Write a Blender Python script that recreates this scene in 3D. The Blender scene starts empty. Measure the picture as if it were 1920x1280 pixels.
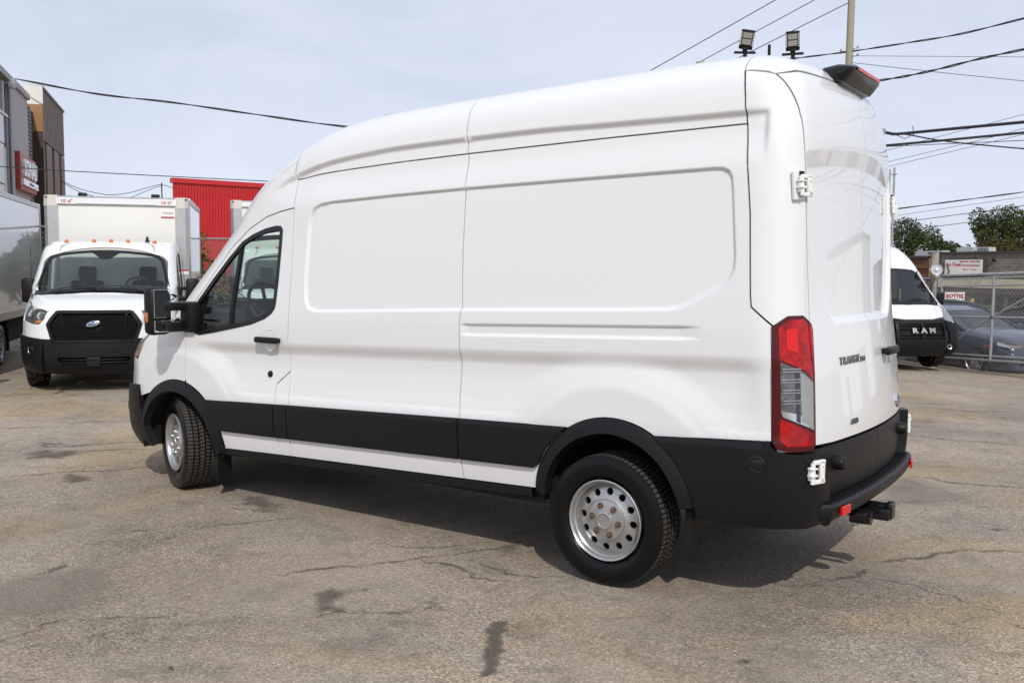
import bpy, bmesh, math, random
import numpy as np
from mathutils import Vector, Matrix, Quaternion
from mathutils.geometry import delaunay_2d_cdt
random.seed(7); rng = np.random.default_rng(7)
D = math.radians
C = bpy.context.scene.collection
sc = bpy.context.scene

# ---------------------------------------------------------------- camera, sky, sun, exposure
cam = bpy.data.cameras.new('camera'); camo = bpy.data.objects.new('camera', cam); C.objects.link(camo)
cam.sensor_width = 36; cam.lens = 1782.165/1920*36; cam.clip_start = .05; cam.clip_end = 4000
YAW, PIT, ROL = -.9585, -.07643, -.00535
_f = np.array([math.cos(PIT)*math.cos(YAW), math.cos(PIT)*math.sin(YAW), math.sin(PIT)])
_r = np.array([math.sin(YAW), -math.cos(YAW), 0]); _dn = np.cross(_f, _r)
_r2 = math.cos(ROL)*_r+math.sin(ROL)*_dn; _d2n = -math.sin(ROL)*_r+math.cos(ROL)*_dn
camo.matrix_world = Matrix(((_r2[0], -_d2n[0], -_f[0], -2.475), (_r2[1], -_d2n[1], -_f[1], 5.402), (_r2[2], -_d2n[2], -_f[2], 1.698), (0, 0, 0, 1)))
sc.camera = camo
SUN = Vector((-.80, .82, 1.0)).normalized()
sun = bpy.data.lights.new('sun', 'SUN'); sun.energy = 3.1; sun.angle = D(.53); sun.color = (1, .95, .885)
suno = bpy.data.objects.new('sun', sun); C.objects.link(suno); suno.rotation_euler = (-SUN).to_track_quat('-Z', 'Y').to_euler(); suno.location = (-20, 20, 30)
w = bpy.data.worlds.new('World'); sc.world = w; w.use_nodes = True
nt = w.node_tree; nd, lk = nt.nodes, nt.links; nd.clear()
out = nd.new('ShaderNodeOutputWorld'); bg = nd.new('ShaderNodeBackground'); bg.inputs['Strength'].default_value = .09
sky = nd.new('ShaderNodeTexSky'); sky.sky_type = 'NISHITA'; sky.sun_disc = False
sky.sun_elevation = math.asin(SUN.z); sky.sun_rotation = math.atan2(SUN.x, SUN.y); sky.altitude = 50; sky.air_density = 1.0; sky.dust_density = 1.2; sky.ozone_density = 1.0
# thin high cloud: a veil with soft streaks, laid out over the direction of view
tc = nd.new('ShaderNodeTexCoord'); mp = nd.new('ShaderNodeMapping'); mp.inputs['Scale'].default_value = (1.0, 1.5, 3.6); mp.inputs['Rotation'].default_value = (0, .18, D(35))
n1 = nd.new('ShaderNodeTexNoise'); n1.inputs['Scale'].default_value = 2.1; n1.inputs['Detail'].default_value = 7; n1.inputs['Roughness'].default_value = .55; n1.inputs['Distortion'].default_value = .5
cr = nd.new('ShaderNodeValToRGB'); cr.color_ramp.elements[0].position = .34; cr.color_ramp.elements[0].color = (.74, .74, .74, 1); cr.color_ramp.elements[1].position = .66; cr.color_ramp.elements[1].color = (1, 1, 1, 1)
mx = nd.new('ShaderNodeMix'); mx.data_type = 'RGBA'; mx.inputs[7].default_value = (9.5, 10.3, 12.1, 1)
lk.new(tc.outputs['Generated'], mp.inputs['Vector']); lk.new(mp.outputs[0], n1.inputs['Vector']); lk.new(n1.outputs['Fac'], cr.inputs[0])
lk.new(cr.outputs[0], mx.inputs[0]); lk.new(sky.outputs[0], mx.inputs[6]); lk.new(mx.outputs[2], bg.inputs['Color']); lk.new(bg.outputs[0], out.inputs[0])
sc.view_settings.view_transform = 'Standard'; sc.view_settings.look = 'None'; sc.view_settings.gamma = 1; sc.view_settings.exposure = -.16; sc.view_settings.use_curve_mapping = False
sc.render.engine = 'CYCLES'; sc.cycles.use_denoising = True; sc.cycles.max_bounces = 8; sc.cycles.transparent_max_bounces = 16
# ---------------------------------------------------------------- van body surface (metres, body frame: +x forward, +y left)
def dense(pts, n=12):
    P = np.array(pts, float); Q = np.vstack([2*P[0]-P[1], P, 2*P[-1]-P[-2]]); out = []
    for i in range(1, len(Q)-2):
        p0, p1, p2, p3 = Q[i-1:i+3]
        for t in np.arange(n)/n:
            out.append(.5*((2*p1)+(p2-p0)*t+(2*p0-5*p1+4*p2-p3)*t*t+(3*p1-p0-3*p2+p3)*t**3))
    out.append(P[-1]); return np.array(out)
def table(pts, n=12):
    D = dense(pts, n); o = np.argsort(D[:, 0]); return D[o, 0], D[o, 1]
def sstep(a, b, v):
    t = np.clip((v-a)/(b-a), 0, 1); return t*t*(3-2*t)
def smax(a, b, k):
    h = np.maximum(k-np.abs(a-b), 0); return np.maximum(a, b)+h*h/(4*k)
def sd_poly(px, py, poly):
    P = np.array(poly, float); d = np.full(px.shape, 1e9); ins = np.zeros(px.shape, bool)
    for i in range(len(P)):
        a, b = P[i], P[(i+1) % len(P)]; e = b-a; wx, wy = px-a[0], py-a[1]
        t = np.clip((wx*e[0]+wy*e[1])/(e@e+1e-12), 0, 1)
        d = np.minimum(d, (wx-e[0]*t)**2+(wy-e[1]*t)**2)
        if e[1] != 0:
            c = ((a[1] > py) != (b[1] > py)) & (px < e[0]*(py-a[1])/e[1]+a[0]); ins ^= c
    d = np.sqrt(d); return np.where(ins, -d, d)
class Field:
    # distance to an outline, sampled once on a fine grid and read back bilinearly
    def __init__(s, poly, h=.005, m=.12):
        P = np.array(poly, float); s.h = h; s.lo = P.min(0)-m; n = np.ceil((P.max(0)+m-s.lo)/h).astype(int)+1; s.n = n
        gx, gy = np.meshgrid(s.lo[0]+np.arange(n[0])*h, s.lo[1]+np.arange(n[1])*h, indexing='ij'); s.g = sd_poly(gx.ravel().astype(np.float32), gy.ravel().astype(np.float32), poly).reshape(n)
    def __call__(s, x, y):
        x, y = np.broadcast_arrays(x, y); a = (x-s.lo[0])/s.h; b = (y-s.lo[1])/s.h
        ac = np.clip(a, 0, s.n[0]-1.001); bc = np.clip(b, 0, s.n[1]-1.001); i = ac.astype(int); j = bc.astype(int); u = ac-i; v = bc-j; g = s.g
        r = g[i, j]*(1-u)*(1-v)+g[i+1, j]*u*(1-v)+g[i, j+1]*(1-u)*v+g[i+1, j+1]*u*v
        return r+(np.abs(a-ac)+np.abs(b-bc))*s.h
SIDE = table([(.2, .93), (.34, .945), (.42, .965), (.475, .985), (.60, 1.004), (.80, 1.012), (.88, 1.008), (1.0, 1.006), (1.25, 1.004), (1.47, .997),
              (1.8, .975), (2.19, .940), (2.38, .912), (2.475, .896), (2.6, .868), (2.7, .832), (2.85, .77), (3.0, .68)])
REAR = [(-1.08, .30), (-1.13, .40), (-1.165, .6), (-1.172, .8), (-1.157, 1.0), (-1.135, 1.25), (-1.12, 1.4), (-1.112, 1.55), (-1.109, 1.75), (-1.108, 2.0), (-1.10, 2.3), (-1.086, 2.45), (-1.06, 2.58), (-1.005, 2.69), (-.93, 2.742), (-.8, 2.773), (-.5, 2.786)]
NOSE = [(3.33, 2.11), (3.5, 1.958), (3.75, 1.73), (4.03, 1.475), (4.12, 1.43), (4.35, 1.365), (4.55, 1.29), (4.66, 1.215), (4.735, 1.10), (4.77, .9), (4.785, .65), (4.765, .5), (4.68, .38)]
HIGH = [(0, 2.788), (1.0, 2.786), (1.6, 2.78), (1.95, 2.762), (2.2, 2.73), (2.45, 2.677), (2.68, 2.597), (2.88, 2.49), (3.05, 2.38), (3.2, 2.245)]
LOW = [(2.0, 2.215), (2.5, 2.22), (2.8, 2.212), (3.05, 2.185), (3.22, 2.15)]
PROF_VAN = np.vstack([dense(REAR+HIGH+NOSE, 3), [[4.5, .2], [-.9, .2]]])
PROF_CUT = np.vstack([dense([(1.0, 2.2)]+LOW+NOSE, 3), [[4.5, .2], [1.0, .2]]])
REC = [(2.285, 1.70), (2.281, 1.56), (2.268, 1.51), (2.235, 1.48), (2.17, 1.467), (1.6, 1.471), (.961, 1.476), (.086, 1.476), (-.38, 1.478), (-.45, 1.488), (-.52, 1.513), (-.67, 1.59), (-.72, 1.625), (-.745, 1.68), (-.75, 1.75),
       (-.73, 2.07), (-.722, 2.135), (-.705, 2.168), (-.67, 2.184), (-.62, 2.188), (.2, 2.197), (.941, 2.203), (1.5, 2.202), (2.058, 2.195), (2.15, 2.186), (2.21, 2.165), (2.245, 2.125), (2.262, 2.05)]
REC_F = Field(REC)
GUT = table([(-1.2, 2.42), (-.78, 2.425), (0, 2.452), (.5, 2.47), (1.4, 2.475), (1.7, 2.466), (2.0, 2.446), (2.2, 2.42), (2.4, 2.378), (2.55, 2.33), (2.8, 2.22), (4, 1.6)])
ARCHF, ARCHR = 3.70, -.05
def side_y(x, z, lean=.075):
    y = np.interp(z, *SIDE)
    # concave belt with the crease above it, flush around the wheel arches
    S = (1-sstep(1.165, 1.262, z))*(.25*sstep(.87, .905, z)+.35*sstep(.89, 1.0, z)+.4*sstep(.95, 1.14, z))
    ar = np.minimum(np.hypot(x-ARCHR, z-.42)-.655, np.hypot(x-ARCHF, z-.42)-.74)
    m = sstep(0, .20, ar)*sstep(-1.0, -.72, x)*(1-sstep(3.3, 3.6, x))
    y = y-.030*S*m
    y = y+.006*(1-sstep(-.02, .05, ar))*sstep(.8, .9, z)
    y = y-.017*sstep(0, .017, -REC_F(x, z))
    # slide channel
    ch = sstep(1.331, 1.345, z)*(1-sstep(1.39, 1.402, z))*np.minimum(np.clip((x+.572)/.12, 0, 1), np.clip((.952-x)/.05, 0, 1))
    y = y-.013*ch
    zg = np.interp(x, *GUT)
    cd = np.maximum(z-zg, -.91-x+.03*0)          # roof cap stands proud above the gutter
    g = (1-sstep(-.006, .034, z-zg))*sstep(2.16, 2.36, z)*sstep(-.90, -.855, x)*(1-sstep(2.35, 2.75, x))
    y = y-.026*g
    y = y-.09*np.clip((x-3.55)/1.2, 0, 1)**2-lean*np.clip((x-2.2)/1.3, 0, 1)*sstep(1.38, 2.05, z)
    return y
RP = [(.80, 2.28), (.80, 2.0), (.79, 1.75), (.74, 1.58), (.68, 1.49), (.60, 1.425), (.52, 1.392), (-.52, 1.392), (-.60, 1.425), (-.68, 1.49), (-.74, 1.58), (-.79, 1.75), (-.80, 2.0), (-.80, 2.28), (-.72, 2.6), (.72, 2.6)]
RP_F = Field(RP)
def rear_rec(y, z):
    # recessed fields of the rear doors under a brow that slopes in
    zb = 2.30-.05*(y/.75)**2
    return .027*np.minimum(sstep(0, .04, -RP_F(y, z)), np.clip((zb-z)/.09, 0, 1))
def make_F(prof, high=True):
    PF = Field(prof, .006, .5)
    def F(x, y, z):
        ay = np.abs(y)
        cf = np.interp(z, [.4, 1.0, 1.25, 1.5, 2.1, 2.4, 2.7], [.30, .32, .28, .28, .25, .25, .25])
        fr = sstep(1.7, 2.6, x)
        xe = x+cf*ay**2*fr-.105*ay**2*(1-sstep(-.9, .3, x))
        d1 = PF(xe, z)
        if high:
            d1 = d1+rear_rec(y, z)*(1-sstep(-1.0, -.8, x))
            # shallow crown of the roof
            d1 = d1+.022*ay**2*sstep(2.3, 2.7, z)
        d2 = ay-side_y(x, z, .075 if high else .035)
        k = np.interp(x, [-1.2, -.6, 3.0, 3.9, 4.3], [.18, .20, .18, .20, .32])
        if not high: k = np.where(z > 1.5, np.minimum(k, .14), k)
        k = np.where(z > 2.4, np.maximum(k, .20), k)
        return smax(d1, d2, k)
    return F
FV = make_F(PROF_VAN); FC = make_F(PROF_CUT, False)
class Chart:
    def uv(s, P):
        M = np.stack([s.u, s.v, s.d], 1); return (np.linalg.inv(M)@(np.asarray(P, float)-s.o).T).T[:, :2]
    def __init__(s, o, u, v, d, lo, hi):
        s.o, s.u, s.v, s.d = [np.array(q, float) for q in (o, u, v, d)]; s.lo, s.hi = lo, hi
    def at(s, P, t): return s.o+P[:, :1]*s.u+P[:, 1:2]*s.v+t[:, None]*s.d
    def lift(s, F, P, off=0.0):
        P = np.asarray(P, float); lo = np.full(len(P), s.lo); hi = np.full(len(P), s.hi)
        for _ in range(24):
            m = (lo+hi)/2; q = s.at(P, m); f = F(q[:, 0], q[:, 1], q[:, 2])-off
            lo = np.where(f < 0, m, lo); hi = np.where(f < 0, hi, m)
        q = s.at(P, lo); e = 5e-3; n = np.stack([F(*(q+e*np.eye(3)[i]).T)-F(*(q-e*np.eye(3)[i]).T) for i in range(3)], 1)
        n /= np.linalg.norm(n, axis=1)[:, None]+1e-9
        return q, n
R2 = 2**-.5
SIDEC = Chart((0, 0, 0), (1, 0, 0), (0, 0, 1), (0, 1, 0), .30, 1.25)
REARC = Chart((0, 0, 0), (0, 1, 0), (0, 0, 1), (-1, 0, 0), .3, 1.4)
CORNC = Chart((0, 0, 0), (R2, R2, 0), (0, 0, 1), (-R2, R2, 0), .9, 1.75)   # rear left corner: u = (x+y)/sqrt2
TOPC = Chart((0, 0, 0), (1, 0, 0), (0, 1, 0), (0, 0, 1), 1.0, 3.0)
FRONTC = Chart((0, 0, 0), (0, 1, 0), (0, 0, 1), (1, 0, 0), 3.2, 5.0)
ROOFC = Chart((0, 0, 0), (1, 0, 0), (0, -R2, R2), (0, R2, R2), .8, 3.2)
_d = np.array([.42, .70, .58]); _d /= np.linalg.norm(_d); _u = np.cross(_d, (0, 0, 1.)); _u /= np.linalg.norm(_u)
CABC = Chart((0, 0, 0), _u, np.cross(_u, _d), _d, 1.2, 4.6)
_d2 = np.array([.80, .60, 0]); FCORC = Chart((0, 0, 0), (-.6, .8, 0), (0, 0, 1), _d2, 2.6, 4.8)
WSC = Chart((3.7, 0, 1.78), (0, 1, 0), (-.74, 0, .672), (.672, 0, .74), -.55, .4)  # windscreen plane
# ---------------------------------------------------------------- materials
def mat(name, col, rough=.5, metal=0, coat=0, bump=0, bscale=200, var=0, vscale=3, spec=.5, alpha=None, coords='Object', col2=None, coat_rough=.03):
    m = bpy.data.materials.new(name); m.use_nodes = True; t = m.node_tree; n = t.nodes; b = n['Principled BSDF']
    b.inputs['Base Color'].default_value = (*col, 1); b.inputs['Roughness'].default_value = rough; b.inputs['Metallic'].default_value = metal
    b.inputs['Coat Weight'].default_value = coat; b.inputs['Coat Roughness'].default_value = coat_rough; b.inputs['Specular IOR Level'].default_value = spec
    tcn = n.new('ShaderNodeTexCoord')
    if var or col2:
        nz = n.new('ShaderNodeTexNoise'); nz.inputs['Scale'].default_value = vscale; nz.inputs['Detail'].default_value = 6; nz.inputs['Roughness'].default_value = .6
        r = n.new('ShaderNodeValToRGB'); e = r.color_ramp.elements; e[0].position = .3; e[1].position = .7
        c2 = col2 or tuple(min(1, c*(1+var)) for c in col); c1 = col if col2 else tuple(c*(1-var) for c in col)
        e[0].color = (*c1, 1); e[1].color = (*c2, 1)
        t.links.new(tcn.outputs[coords], nz.inputs['Vector']); t.links.new(nz.outputs['Fac'], r.inputs[0]); t.links.new(r.outputs[0], b.inputs['Base Color'])
    if bump:
        nb = n.new('ShaderNodeTexNoise'); nb.inputs['Scale'].default_value = bscale; nb.inputs['Detail'].default_value = 3
        bp = n.new('ShaderNodeBump'); bp.inputs['Strength'].default_value = bump; bp.inputs['Distance'].default_value = .01
        t.links.new(tcn.outputs[coords], nb.inputs['Vector']); t.links.new(nb.outputs['Fac'], bp.inputs['Height']); t.links.new(bp.outputs[0], b.inputs['Normal'])
    return m
def glass(name, tint, refl=1.0, rough=0.0):
    m = bpy.data.materials.new(name); m.use_nodes = True; t = m.node_tree; n = t.nodes; n.clear()
    o = n.new('ShaderNodeOutputMaterial'); mxs = n.new('ShaderNodeMixShader'); tr = n.new('ShaderNodeBsdfTransparent'); gl = n.new('ShaderNodeBsdfGlossy'); fr = n.new('ShaderNodeFresnel')
    ge = n.new('ShaderNodeNewGeometry'); mr = n.new('ShaderNodeMapRange'); mr.inputs['To Min'].default_value = 1.52; mr.inputs['To Max'].default_value = 1/1.52; t.links.new(ge.outputs['Backfacing'], mr.inputs['Value']); t.links.new(mr.outputs[0], fr.inputs['IOR']); tr.inputs['Color'].default_value = (*tint, 1); gl.inputs['Roughness'].default_value = rough; gl.inputs['Color'].default_value = (refl, refl, refl, 1)
    t.links.new(fr.outputs[0], mxs.inputs[0]); t.links.new(tr.outputs[0], mxs.inputs[1]); t.links.new(gl.outputs[0], mxs.inputs[2]); t.links.new(mxs.outputs[0], o.inputs[0]); return m
M = {}
M['white'] = mat('white_paint', (.745, .748, .745), .33, coat=1, coat_rough=.02)
M['white_box'] = mat('white_fibreglass', (.74, .73, .685), .42, coat=.3, var=.02, vscale=1.5)
M['black'] = mat('black_plastic', (.0085, .0085, .0092), .42, bump=.15, bscale=420, spec=.24)
M['blackgloss'] = mat('gloss_black', (.008, .008, .009), .2, coat=.15, spec=.3)
M['rubber'] = mat('tyre_rubber', (.0055, .0055, .0058), .25, bump=.06, bscale=120, spec=.22)
M['tread'] = mat('dusty_tread', (.050, .043, .036), .85, bump=.3, bscale=120, var=.3, vscale=20)
M['void'] = mat('wheel_well_felt', (.008, .008, .008), .95)
M['steel'] = mat('silver_wheel_paint', (.44, .44, .435), .30, metal=.7, var=.10, vscale=9, bump=.05, bscale=60)
M['rust'] = mat('rusty_steel', (.13, .075, .045), .7, metal=.2, var=.4, vscale=30)
M['chrome'] = mat('chrome', (.78, .79, .80), .08, metal=1)
M['alu'] = mat('aluminium', (.56, .56, .545), .36, metal=.85, var=.10, vscale=5, bump=.1, bscale=8)
M['cast'] = mat('cast_corner', (.62, .60, .54), .5, metal=.3)
M['under'] = mat('underbody', (.012, .012, .012), .9)
M['interior'] = mat('dark_trim', (.022, .022, .024), .7, bump=.1, bscale=300)
M['greytrim'] = mat('grey_trim', (.065, .07, .066), .7)
M['seat'] = mat('seat_cloth', (.020, .020, .024), .9, bump=.2, bscale=300)
M['glass'] = glass('side_glass', (.84, .90, .87)); M['wsglass'] = glass('windscreen', (.66, .78, .73)); M['clear'] = glass('clear_lens', (.93, .93, .92))
M['mirror'] = mat('mirror_glass', (.75, .78, .78), .01, metal=1)
M['red'] = mat('red_lens', (.34, .003, .004), .1, coat=.3, spec=.3, var=.55, vscale=16)
M['darkred'] = mat('dark_red_frame', (.07, .002, .004), .12, coat=.3, spec=.3)
M['redreflect'] = mat('red_reflector', (.62, .008, .006), .15, coat=.3, spec=.3)
M['amber'] = mat('amber_lens', (.62, .17, .03), .12, coat=1)
M['blue'] = mat('badge_blue', (.02, .05, .16), .15, coat=1)
M['badge'] = mat('badge_metal', (.18, .18, .185), .25, metal=.8)
M['whiteplastic'] = mat('white_hinge', (.78, .77, .74), .35)
M['galv'] = mat('galvanised_pipe', (.40, .40, .395), .5, metal=.55, var=.25, vscale=25)
M['wood'] = mat('weathered_pole', (.27, .26, .20), .85, var=.25, vscale=14, bump=.6, bscale=40, col2=(.36, .33, .22))
M['cable'] = mat('cable', (.03, .03, .032), .6)
M['paper'] = mat('paper', (.75, .80, .74), .7)
M['redtext'] = mat('red_lettering', (.45, .03, .05), .5)
M['blacktext'] = mat('dark_lettering', (.03, .03, .03), .5)
# ---------------------------------------------------------------- mesh helpers
def link(o, parent=None):
    C.objects.link(o)
    if parent: o.parent = parent
    return o
def mesh(name, V, F, m=None, parent=None, smooth=False, angle=None, nrm=None):
    me = bpy.data.meshes.new(name); me.from_pydata([tuple(map(float, v)) for v in V], [], [tuple(map(int, f)) for f in F]); me.update()
    if smooth: me.polygons.foreach_set('use_smooth', [True]*len(me.polygons))
    if nrm is not None:
        me.polygons.foreach_set('use_smooth', [True]*len(me.polygons)); me.normals_split_custom_set_from_vertices([tuple(map(float, q)) for q in nrm])
    elif smooth and angle: me.set_sharp_from_angle(angle=D(angle))
    ms = m if isinstance(m, (list, tuple)) else [m]
    for q in ms:
        if q: me.materials.append(q)
    return link(bpy.data.objects.new(name, me), parent)
class MB:
    """collects shapes into one mesh"""
    def __init__(s): s.V, s.F, s.MI = [], [], []
    def add(s, V, F, mi=0):
        k = len(s.V); s.V += [tuple(v) for v in V]; s.F += [tuple(i+k for i in f) for f in F]; s.MI += [mi]*len(F); return s
    def box(s, c, d, b=0, R=None, mi=0, taper=None):
        bm = bmesh.new(); bmesh.ops.create_cube(bm, size=1)
        for v in bm.verts:
            v.co = Vector((v.co.x*d[0], v.co.y*d[1], v.co.z*d[2]))
            if taper and v.co.z > 0: v.co.x *= taper[0]; v.co.y *= taper[1]
        if b: bmesh.ops.bevel(bm, geom=list(bm.edges), offset=b, segments=2, affect='EDGES', profile=.5)
        if R is not None: bmesh.ops.transform(bm, matrix=R.to_4x4(), verts=bm.verts)
        bm.verts.index_update(); s.add([v.co+Vector(c) for v in bm.verts], [[v.index for v in f.verts] for f in bm.faces], mi); bm.free(); return s
    def tube(s, pts, r, n=8, mi=0, cap=True, r2=None):
        P = [Vector(p) for p in pts]; k = len(s.V); m = len(P); up = None; V = []; F = []
        for i, p in enumerate(P):
            t = (P[min(i+1, m-1)]-P[max(i-1, 0)]).normalized()
            if up is None: up = t.orthogonal().normalized()
            up = (up-t*up.dot(t)).normalized(); bt = t.cross(up); rr = r if r2 is None else r+(r2-r)*i/(m-1)
            V += [p+(up*math.cos(a)+bt*math.sin(a))*rr for a in [2*math.pi*j/n for j in range(n)]]
        for i in range(m-1):
            for j in range(n): F.append((i*n+j, i*n+(j+1) % n, (i+1)*n+(j+1) % n, (i+1)*n+j))
        if cap: F.append(tuple(range(n))[::-1]); F.append(tuple(range((m-1)*n, m*n)))
        return s.add(V, F, mi)
    def lathe(s, prof, n=32, mi=0, R=None, o=(0, 0, 0), close=False):
        # profile of (radius, height) turned about +y
        V = []; F = []; m = len(prof)
        for j in range(n):
            a = 2*math.pi*j/n
            for r, h in prof: V.append(Vector((r*math.cos(a), h, r*math.sin(a))))
        for j in range(n):
            for i in range(m-1+(1 if close else 0)):
                i2 = (i+1) % m; F.append((j*m+i, ((j+1) % n)*m+i, ((j+1) % n)*m+i2, j*m+i2))
        if R is not None: V = [R@v for v in V]
        return s.add([v+Vector(o) for v in V], F, mi)
    def prism(s, poly, d0, d1, f, mi=0):
        """poly (a,b) extruded between depths; f(a,b,d)->xyz"""
        n = len(poly); V = [f(a, b, d0) for a, b in poly]+[f(a, b, d1) for a, b in poly]
        return s.add(V, [tuple(range(n)), tuple(range(2*n-1, n-1, -1))]+[(i, i+n, (i+1) % n+n, (i+1) % n) for i in range(n)], mi)
    def build(s, name, m=None, parent=None, smooth=False, angle=35):
        o = mesh(name, s.V, s.F, m, parent, smooth, angle)
        if max(s.MI, default=0): o.data.polygons.foreach_set('material_index', s.MI)
        bm = bmesh.new(); bm.from_mesh(o.data); bmesh.ops.recalc_face_normals(bm, faces=bm.faces); bm.to_mesh(o.data); bm.free()
        if smooth: o.data.polygons.foreach_set('use_smooth', [True]*len(o.data.polygons)); o.data.set_sharp_from_angle(angle=D(angle))
        return o
def thing(name, label, cat, loc=(0, 0, 0), rz=0, group=None):
    o = bpy.data.objects.new(name, None); o.empty_display_size = .3; C.objects.link(o); o.location = loc; o.rotation_euler = (0, 0, rz); tag(o, label, cat, group); return o
def tag(o, label, cat=None, group=None):
    o['label'] = label
    if cat: o['category'] = cat
    if group: o['group'] = group
    return o
def structure(o): o['kind'] = 'structure'; return o
def stuff(o): o['kind'] = 'stuff'; return o
def copy_tree(o, parent=None):
    c = o.copy(); C.objects.link(c); c.parent = parent
    for ch in list(o.children): copy_tree(ch, c)
    return c
def text(body, size, m, parent, name, M4, extrude=.003, align='CENTER', shear=0, bold=0, sx=1):
    cu = bpy.data.curves.new(name, 'FONT'); cu.body = body; cu.size = size; cu.extrude = extrude; cu.align_x = align; cu.align_y = 'CENTER'; cu.shear = shear; cu.offset = bold; cu.resolution_u = 2
    to = bpy.data.objects.new(name, cu); C.objects.link(to); dg = bpy.context.evaluated_depsgraph_get(); me = bpy.data.meshes.new_from_object(to.evaluated_get(dg))
    bpy.data.objects.remove(to); me.transform(M4@Matrix.Diagonal((sx, 1, 1, 1))); me.materials.clear(); me.materials.append(m)
    o = bpy.data.objects.new(name, me); return link(o, parent)
def frame(o, u, v):
    u, v = Vector(u).normalized(), Vector(v).normalized(); n = u.cross(v)
    return Matrix(((u.x, v.x, n.x, o[0]), (u.y, v.y, n.y, o[1]), (u.z, v.z, n.z, o[2]), (0, 0, 0, 1)))
# ---------------------------------------------------------------- panels cut from the body surface
def densify(poly, h, closed=True):
    P = [np.array(p, float) for p in poly]; out = []
    for i in range(len(P) if closed else len(P)-1):
        a, b = P[i], P[(i+1) % len(P)]; k = max(1, int(np.ceil(np.linalg.norm(b-a)/h)))
        out += [a+(b-a)*j/k for j in range(k)]
    if not closed: out.append(P[-1])
    return np.array(out)
def area(P): return .5*np.sum(P[:, 0]*np.roll(P[:, 1], -1)-np.roll(P[:, 0], -1)*P[:, 1])
def inset(P, d):
    P = np.array(P, float)
    if area(P) < 0: P = P[::-1]
    a = P-np.roll(P, 1, 0); b = np.roll(P, -1, 0)-P
    na = np.stack([-a[:, 1], a[:, 0]], 1); nb = np.stack([-b[:, 1], b[:, 0]], 1)
    na /= np.linalg.norm(na, axis=1)[:, None]+1e-12; nb /= np.linalg.norm(nb, axis=1)[:, None]+1e-12
    m = na+nb; m /= np.linalg.norm(m, axis=1)[:, None]+1e-9; k = np.clip(1/np.maximum((m*nb).sum(1), .35), 1, 2)
    return P+m*(d*k)[:, None]
def rnd(poly, r, n=4):
    """round the corners of a polygon"""
    P = np.array(poly, float); out = []
    for i in range(len(P)):
        p, a, b = P[i], P[i-1], P[(i+1) % len(P)]; la, lb = np.linalg.norm(a-p), np.linalg.norm(b-p); q = min(r, la*.45, lb*.45)
        s, e = p+(a-p)/la*q, p+(b-p)/lb*q
        out += [(1-t)**2*s+2*t*(1-t)*p+t*t*e for t in np.linspace(0, 1, n+1)]
    return np.array(out)
RAKE = .02935
def rk(P, a=None):
    a = RAKE if a is None else a
    P = np.array(P, float); c, s = math.cos(a), math.sin(a); return np.stack([c*P[:, 0]+s*P[:, 2], P[:, 1], -s*P[:, 0]+c*P[:, 2]], 1)
GD = (-.014, -.007, -.002, .003, .008, .012, .016, .021, .026, .033, .042)
FEAT = [densify(inset(REC, d), .03) for d in (-.008, 0, .004, .0085, .013, .017, .023, .032)]
for zz in (1.325, 1.331, 1.3355, 1.340, 1.345, 1.351, 1.384, 1.39, 1.394, 1.398, 1.402, 1.408): FEAT.append(np.stack([np.linspace(-.6, .96, 60), np.full(60, zz)], 1))
for xx in (-.574, -.571, -.451, .902, .951): FEAT.append(np.stack([np.full(9, xx), np.linspace(1.32, 1.41, 9)], 1))
for zz in (1.262, 1.24, 1.215, 1.19, 1.165, .905, .89, .875): FEAT.append(np.stack([np.linspace(-1, 3.6, 120), np.full(120, zz)], 1))
for dz in GD: xs = np.linspace(-.93, 2.75, 130); FEAT.append(np.stack([xs, np.interp(xs, *GUT)+dz], 1))
for cx_, r0 in ((ARCHR, .655), (ARCHF, .74)):
    for k_ in (-.03, -.01, .005, .02, .035, .05, .065, .08, .10, .12, .14, .16, .185, .21): FEAT.append(np.stack([cx_+(r0+k_)*np.cos(np.linspace(.3, 2.84, 70)), .42+(r0+k_)*np.sin(np.linspace(.3, 2.84, 70))], 1))
FEAT = np.vstack(FEAT)
MOF = np.vstack([np.stack([np.linspace(-1, 3.4, 110), np.full(110, z)], 1) for z in (.845, .84, .834, .828, .82, .81, .625, .618, .61, .604)])
RFEAT = [densify(inset(RP, d), .03) for d in (-.008, 0, .008, .016, .024, .032, .04, .05)]
for dz in (-.10, -.094, -.09, -.086, -.08, -.045, -.008, -.003, .003): ys = np.linspace(-.82, .82, 50); RFEAT.append(np.stack([ys, 2.30-.05*(ys/.75)**2+dz], 1))
RFEAT = np.vstack(RFEAT)
def uv3(F, ch_from, pts, ch_to, off=0.0):
    """points given in one chart, expressed in another"""
    return ch_to.uv(ch_from.lift(F, np.array(pts, float), off)[0])
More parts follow.
